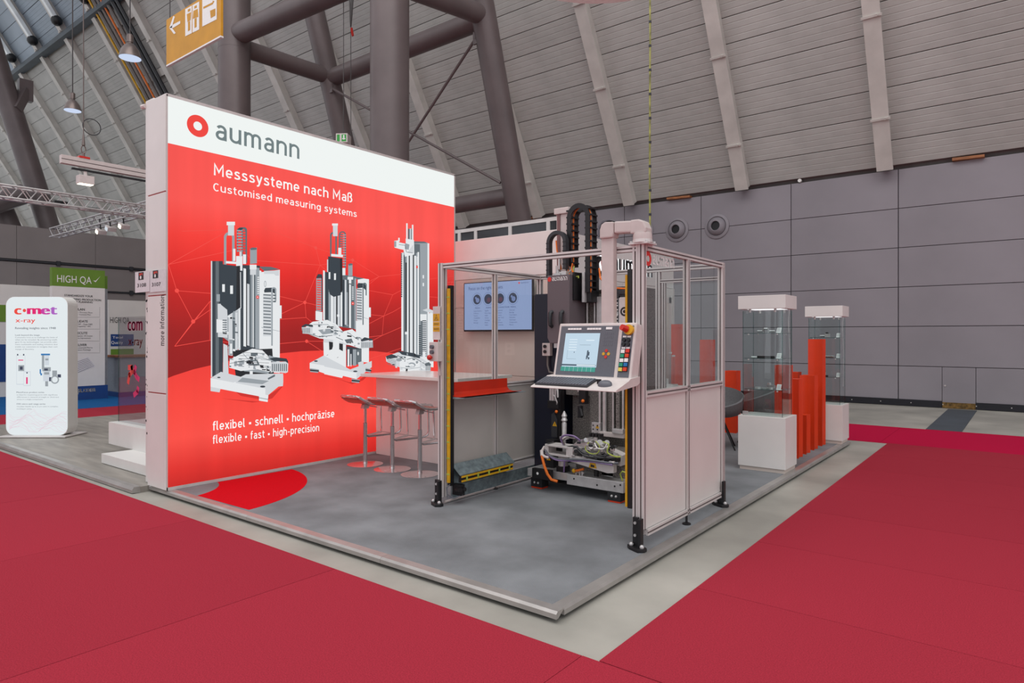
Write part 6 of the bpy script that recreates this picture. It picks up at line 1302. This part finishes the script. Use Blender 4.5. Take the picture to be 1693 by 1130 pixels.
q = MB(); random.seed(3)
for k in range(14):
    pts = []; v = 930+k*9
    for i in range(15): pts.append((50+i*31.2, v+random.uniform(-16, 16)+26*math.sin(i*.8+k*.25)))
    for a, c_ in zip(pts[:-1], pts[1:]):
        A, B = Vector((fx(a[0]), fz(min(a[1], 1060)))), Vector((fx(c_[0]), fz(min(c_[1], 1060)))); n = Vector((-(B-A).y, (B-A).x)).normalized()*.0013
        q.poly([(A.x+n.x, y, A.y+n.y), (B.x+n.x, y, B.y+n.y), (B.x-n.x, y, B.y-n.y), (A.x-n.x, y, A.y-n.y)])
q.build('wave_print', 'tower_rose', t, norm=False, local=True)

# tall green topped tower on the blue carpet
QX = -18.95; ya, yb = onX(86, 442, QX).y, onX(173.5, 448, QX).y; zt = onX(130, 445, QX).z
t = thing('advertising_tower', 'tall advertising tower with green top, white text face and blue foot', 'advertising tower', (QX-.5, (ya+yb)/2, 0))
ZG = onX(130, 475, QX).z; ZF = onX(150, 638, QX).z; dx = 0.16
MB().box(QX-dx, QX, ya, yb, ZG, zt).build('green_header', 'highqa_green', t); MB().box(QX-dx, QX, ya, yb, ZF, ZG).build('white_face', 'white', t); MB().box(QX-dx-.05, QX+.05, ya-.05, yb+.05, 0, ZF).build('blue_foot', 'highqa_blue', t)
for y0 in (yb+.02,): MB().box(QX-.5, QX-.16, y0-.02, y0+.10, ZG, zt-.12).build('green_fin', 'highqa_green', t); MB().box(QX-.5, QX-.16, y0-.02, y0+.10, ZF, ZG).build('white_fin', 'print_grey', t)
QM = ['print_black', 'print_white']; X_ = QX+.004
def tq(s, u0, u1, v, vt, m=0, bold=0): q = MB(); A, B = onX(u0, v, X_), onX(u1, v, X_); add_text(q, s, (X_, A.y, A.z), UY, UZ, B.y-A.y, onX(u0, vt, X_).z-A.z, 0, bold); q.build('text_line', QM[m], t, norm=False)
z0 = 420
tq('HIGH QA', 94.5, 151.5, 466.5, 454, 1, -.01); tq('STANDARDIZE YOUR', 106.5, 153.5, 490, 486.5, 0, .02); tq('MANUFACTURING PRODUCTION', 91, 167, 495.5, 492, 0, .02); tq('& QUALITY PLANNING', 104, 153, 500, 497, 0, .02)
for k, (h_, a_, b_) in enumerate((('PLAN', 'Planning - Process Flow', 'PFMEA - Control Plan'), ('VALIDATE', 'FAIR - PPAP - Gage R&R', 'Process Capability - SPC'), ('EXECUTE', 'In-Process Inspection - SPC Analytics', 'Continuous Improvement'), ('DELIVER', 'Manufactured Parts', 'Submission Package'))):
    v = 513.5+19.7*k; w = (7, 12, 11.5, 10.5)[k]; tq(h_, 133-w, 133+w, v, v-4, 0, .02); tq(a_, 115, 153, v+4, v+1.6); tq(b_, 117, 150, v+7.6, v+5.2)
    q = MB()
    for u in range(118, 165, 2):
        A, B = onX(u, v+11.5, X_), onX(u+1.1, v+11.5, X_); q.poly([A, B, B+Vector((0, 0, .008)), A+Vector((0, 0, .008))], 0)
    for j in range(6): A = onX(164.6, v-5+2.6*j, X_); q.poly([A, A+Vector((0, .008, 0)), A+Vector((0, .008, -.02)), A+Vector((0, 0, -.02))], 0)
    q.build('dotted_frame', 'print_black', t, norm=False)
X_ = QX+.056; tq('hqa.com', 119, 157, 650, 640.5, 1, .03); X_ = QX+.004; q = MB()
A = [onX(*p_, X_) for p_ in ((154, 464), (158, 467), (166, 457), (158.2, 464.5))]; q.poly(A, 0); q.build('tick_mark', 'print_white', t, norm=False); q = MB()
A = [onX(*p_, X_) for p_ in ((118, 600), (145, 590), (158, 606), (119, 620.5))]; q.poly(A, 2)
for k in range(7): a, c_ = onX(122+k, 601+2.6*k, X_+.002), onX(146+1.6*k, 593+2*k, X_+.002); q.poly([a, c_, c_+Vector((0, 0, .008)), a+Vector((0, 0, .008))], 0)
q.build('document_picture', ['print_black', 'print_white', 'paper'], t, norm=False)
# second counter of that stand: white back wall with blue and green boxes
t = thing('booth_back_wall', 'white exhibition wall with blue and green text boxes behind the acrylic hood', 'booth wall', (-20, 9.5, 0)); BX = -21.5
MB().box(BX-.1, BX, 8.0, 11.0, 0, 2.7).build('panel', 'white_panel', t)
q = MB()
for k, (m, v0, v1) in enumerate((('a', 553, 573), ('b', 577, 597), ('a', 600, 620))):
    A, B = onX(183, v1, BX+.004), onX(221, v0, BX+.004); q.poly([(BX+.004, A.y, A.z), (BX+.004, B.y, A.z), (BX+.004, B.y, B.z), (BX+.004, A.y, B.z)], 0); q.build('text_box', 'highqa_blue' if m == 'a' else 'highqa_green', t, norm=False); q = MB()

q = MB(); X_ = BX+.006; tq('HIGH QA', 182, 214, 534, 524, 0); tq('Total', 186, 203, 560, 556, 1); tq('Quality', 184, 203, 569, 564, 1); tq('ENABLE', 188, 215, 609, 604, 1, .03); tq('GROWTH', 186, 217, 616, 611, 1, .03) 
t = thing('reception_counter', 'grey counter with blue foot standing under the text boxes', 'counter', (-19.4, 8.2, 0))
A = onX(199, 596, -19.0); MB().box(-20.0, -19.0, A.y, A.y+1.4, .12, 1.05).build('body', 'print_grey', t, bevel=.01); MB().box(-20.05, -18.95, A.y-.05, A.y+1.45, 0, .12).build('foot', 'highqa_blue', t); MB().box(-20.05, -18.95, A.y-.05, A.y+1.45, 1.05, 1.10).build('counter_top', 'wood', t)
t = thing('booth_back_wall', 'white exhibition wall with green strip and blue picture at the far left edge', 'booth wall', (-20, 4, 0))
MB().box(-21.6, -21.5, 2.6, 6.6, 0, 3.0).build('panel', 'white_panel', t)
q = MB(); q.poly([(-21.49, 2.7, 2.0), (-21.49, 6.5, 2.0), (-21.49, 6.5, 2.45), (-21.49, 2.7, 2.45)], 0); q.poly([(-21.49, 2.7, .4), (-21.49, 6.5, .4), (-21.49, 6.5, 1.4), (-21.49, 2.7, 1.4)], 1); q.build('graphic', ['highqa_green', 'highqa_blue'], t, norm=False)

# ================================================================== hanging things
# yellow direction sign
SYp = 6.5; t = thing('direction_sign', 'hanging yellow sign with white arrow and washroom pictograms', 'sign', (-13.3, SYp, 7.4))
c0, c1, c2, c3 = [onY(*p_, SYp) for p_ in ((275, 105), (365, 62), (365, -16), (275, 25))]
zb_, zt_ = (c0.z+c1.z)/2, (c2.z+c3.z)/2
MB().box(c0.x, c1.x, SYp, SYp+.05, zb_, zt_).build('panel', 'sign_yellow', t, bevel=.004); MB().box(c0.x, c1.x, SYp-.004, SYp+.054, zb_-.03, zb_).build('edge_strip', 'print_white', t)
q = MB(); 
def sp_(pts, m, d=.004): q.poly([Vector((onY(*p_, SYp).x, SYp-d, onY(*p_, SYp).z)) for p_ in pts], m)
S_ = lambda a, c_: (a/3.898, c_/3.898)
sp_([S_(1195, 60), S_(1285, 10), S_(1285, 190), S_(1195, 235)], 0); sp_([S_(1305, -10), S_(1398, -60), S_(1398, 125), S_(1305, 172)], 0)
sp_([S_(1092, 180), S_(1118, 158), S_(1163, 134), S_(1163, 152), S_(1118, 180), S_(1118, 180)], 0); sp_([S_(1092, 180), S_(1108, 180), S_(1128, 108), S_(1118, 104)], 0); sp_([S_(1092, 180), S_(1106, 174), S_(1134, 214), S_(1122, 220)], 0)
for u in (1220, 1262):
    v = 70-(u-1220)*.5; sp_([S_(u-8, v-8), S_(u+8, v-16), S_(u+8, v+0), S_(u-8, v+8)], 1, .006); sp_([S_(u-14, v+22), S_(u+14, v+8), S_(u+(18 if u > 1240 else 10), v+60), S_(u-(18 if u > 1240 else 10), v+74)], 1, .006); sp_([S_(u-7, v+74), S_(u+7, v+66), S_(u+7, v+125), S_(u-7, v+132)], 1, .006)
sp_([S_(1238, 38), S_(1242, 36), S_(1242, 212), S_(1238, 214)], 1, .006); sp_([S_(1312, 45), S_(1372, 15), S_(1372, 5), S_(1384, 8), S_(1372, 28), S_(1312, 58)], 1, .006); sp_([S_(1355, 70), S_(1390, 55), S_(1390, 100), S_(1360, 118)], 1, .006)
q.build('pictogram', ['print_white', 'sign_yellow'], t, norm=False)
for x in (c0.x+.12, c1.x-.2): MB().cyl((x, SYp+.02, zt_), (x, SYp+.02, 17), .012, 6).build('suspension_wire', 'wire', t)
# high-bay lamps
def bell(px, py, dist, r, label):
    c = EYE+ray(px, py)*dist; t = thing('pendant_lamp', label, 'lamp', c, group='bell shaped hall lamps'); o = Vector(c)
    MB().lathe([(r, 0), (r*.97, .03), (r*.80, r*.75), (r*.45, r*1.25), (r*.25, r*1.4), (r*.25, r*1.5)], o, 28).build('shade', 'lamp_metal', t, True)
    MB().lathe([(r*.96, -.006), (r*.96, -.001)], o, 28).build('lens', 'cool_lens', t); MB().lathe([(r*.30, r*1.5), (r*.30, r*2.2), (r*.12, r*2.35)], o, 16).build('ballast', 'lamp_metal', t, True)
    MB().cyl(o+Vector((0, 0, r*2.3)), o+Vector((0, 0, 9.5)), .015, 6).build('suspension_wire', 'wire', t)
bell(215, 96, 16, .25, 'large bell shaped hall lamp beside the yellow sign'); bell(120, 183, 17, .20, 'smaller bell shaped hall lamp above the hanging light bar')
# aluminium light bar with flood light
t = thing('light_bar', 'pinkish aluminium bar with a flood light hanging over the neighbouring stand', 'light bar', (-11, 4.3, 4.2))
a = onX(100, 262, -11); q = MB(); slotbar(q, 'y', (-11, a.y, 4.18), (-11, a.y+3.2, 4.18), .09, .12); q.build('beam', ['pinkish_column', 'slot'], t, norm=False); MB().box(-11.02, -10.98, a.y+.14, a.y+3.1, 4.06, 4.085).build('track', 'black', t)
p_ = onX(141, 285, -11); fl_ = MB().obox((-11, p_.y, 3.93), .14, .2, .12).build('flood_light', 'beige_plastic', t, bevel=.006); MB().box(-11.06, -10.94, p_.y-.09, p_.y+.09, 3.862, 3.869).build('lens', 'warm_lamp', fl_); MB().box(-11.01, -10.99, p_.y-.02, p_.y+.02, 3.98, 4.07).build('hanger', 'beige_plastic', fl_)
p_ = onX(138, 250, -11); k = MB(); k.box(-11.05, -10.95, p_.y-.07, p_.y+.07, 4.24, 4.27); k.build('clamp', 'red_plastic', t)
q = MB(); q.cyl((-11, p_.y, 4.27), (-11, p_.y, 4.33), .02, 8); q.tube([(-11, p_.y+.03*math.cos(i*.628), 4.38+.06*math.sin(i*.628)) for i in range(10)], .008, 6, closed=True); q.cyl((-11, p_.y, 4.44), (-11, p_.y, 4.6), .025, 8, .012); q.cyl((-11, p_.y, 4.6), (-11, p_.y, 13), .008, 6); q.build('suspension', 'lamp_metal', t)
q = MB(); rr = .12; q.tube([(-11, p_.y+.11+rr*math.cos(i*.3142), 4.74+rr*math.sin(i*.3142)) for i in range(20)], .007, 6, closed=True); q.build('cable_coil', 'plastic_dark', t)
# lighting trusses
def truss(a, c_, s, label, nb):
    a, c_ = Vector(a), Vector(c_); t = thing('lighting_truss', label, 'truss', (a+c_)/2, group='lighting trusses'); d = (c_-a).normalized(); sd = d.cross(UZ).normalized()*s/2; u = UZ*s/2
    off = [sd+u, sd-u, -sd-u, -sd+u]
    for o in off: MB().cyl(a+o, c_+o, .024, 8).build('chord', 'steel', t, True)
    q = MB(); n = nb
    for i in range(n):
        for k in range(4):
            o1, o2 = off[k], off[(k+1) % 4]
            if i % 2: o1, o2 = o2, o1
            q.cyl(a+(c_-a)*(i/n)+o1, a+(c_-a)*((i+1)/n)+o2, .011, 5)
    q.build('lacing', 'steel', t); return t
A, B = onX(-40, 300, -17), onX(238, 347, -17); truss((-17, A.y, 4.66), (-17, B.y+.6, 4.66), .26, 'long silver lighting truss spanning the neighbouring stands at upper left', 22)
A, B = onY(108, 388, 8), onY(238, 338, 8); zc = (A.z+B.z)/2; tr2 = truss((A.x-1, 8, zc), (B.x+1.5, 8, zc), .28, 'silver lighting truss with spotlights above the far partition wall', 26)
for i, (u, v) in enumerate(((205, 374), (167, 383), (183, 378))):
    c = onY(u, v, 7.9); s_ = thing('spotlight', ('bright spotlight nearest the red wall on the far truss', 'bright spotlight farthest left on the far truss', 'dim spotlight between two bright ones on the far truss')[i], 'spotlight', c, group='spotlights on the far truss')
    MB().obox(c, .2, .25, .12, Matrix.Rotation(.5, 3, 'Y')).build('housing', 'beige_plastic', s_, bevel=.01); q = MB(); q.obox(Vector(c)+Vector((.03, -.13, -.03)), .15, .02, .09, Matrix.Rotation(.5, 3, 'Y')); q.build('lens', 'warm_lamp' if i < 2 else 'tower_light', s_); MB().cyl(c, (c.x, 7.86, zc), .02, 6).build('bracket', 'black', s_)
for i, (u, v) in enumerate(((100, 335), (154, 346))):
    c = onX(u, v, -17); s_ = thing('spotlight', ('small dark flood light under the long truss, the left one', 'small dark flood light under the long truss, the right one')[i], 'spotlight', c, group='dark flood lights')
    MB().obox(c, .12, .26, .06).build('housing', 'black', s_, bevel=.01); MB().obox(Vector(c)-Vector((0, 0, .045)), .1, .3, .03).build('reflector', 'steel', s_); MB().cyl(c, (-16.87, c.y, 4.53), .012, 6).build('bracket', 'black', s_)
# emergency exit sign, hanging power cable, round red sign
c = EYE+ray(568, 231)*14.6; t = thing('exit_sign', 'small green and white cube shaped emergency exit sign above the red wall', 'exit sign', c)
MB().obox(c, .26, .26, .2, Matrix.Rotation(.6, 3, 'Z')).build('housing', 'warm_lamp' if False else 'beige_plastic', t, bevel=.005)
R_ = Matrix.Rotation(.6, 3, 'Z'); q = MB()
for dx, w in ((-.075, .06), (.05, .10)): q.obox(c + R_ @ Vector((dx, -.132, .0)), w, .004, .15, R_)
q.build('green_panel', 'exit_green', t); q = MB(); q.obox(c + R_ @ Vector((.05, -.136, .01)), .03, .004, .10, R_); q.obox(c + R_ @ Vector((.05, -.136, -.02)), .07, .004, .02, R_); q.build('pictogram', 'print_white', t)
MB().cyl(c+UZ*.1, c+UZ*6, .008, 6).build('suspension_wire', 'wire', t)
c = onX(1075, 380, -5.2); t = thing('power_cable', 'thin greenish power cable hanging from the roof beside the enclosure', 'cable', (c.x, c.y, 3.05)); 
MB().tube([(c.x, c.y, 3.05), (c.x-.01, c.y, 4.5), (c.x-.0, c.y, 7), (c.x-.02, c.y, 9.5), (c.x, c.y, 14)], .017, 8).build('cord', 'cable_green', t, True)
q = MB()
for k in range(22): q.cyl((c.x-.003, c.y, 3.3+k*.42), (c.x-.003, c.y, 3.34+k*.42), .024, 8)
q.build('tape', 'plastic_dark', t)
c = onX(1008, 5.0, -4.6); r = 1.5; vd = Vector((c.x, c.y, 0)).normalized(); c = c-vd*r
t = thing('hanging_sign', 'round red hanging drum sign with white rim just touching the top edge of the view', 'sign', c)
MB().lathe([(r-.012, 0), (r-.012, .45)], c, 64).build('drum', 'red_plastic', t, True)
MB().lathe([(r-.012, -.002), (r, -.002), (r, .03), (r-.012, .03)], c, 64).build('rim', 'print_white', t, True)
for k in range(3): o = c+Vector((1.2*math.cos(k*2.094), 1.2*math.sin(k*2.094), .45)); MB().cyl(o, o+Vector((0, 0, 9)), .008, 6).build('suspension_wire', 'wire', t)
# rope bundle with red tag between the columns
c = onX(580, 44, -12.5); t = thing('wire_bundle', 'bundle of dark suspension wires with a small red tag between the columns', 'wires', c)
q = MB()
for a_, b_ in ((-.25, 4), (.2, 4), (.35, 4), (.5, 4)): q.cyl(c, c+Vector((a_, 0, b_)), .018, 6)
q.cyl(c, c-Vector((0, 0, 3.2)), .008, 6); q.build('wire', 'wire', t); MB().obox(c-Vector((-.05, 0, .14)), .05, .03, .2, Matrix.Rotation(-.25, 3, 'Y')).build('tag', 'red_plastic', t)
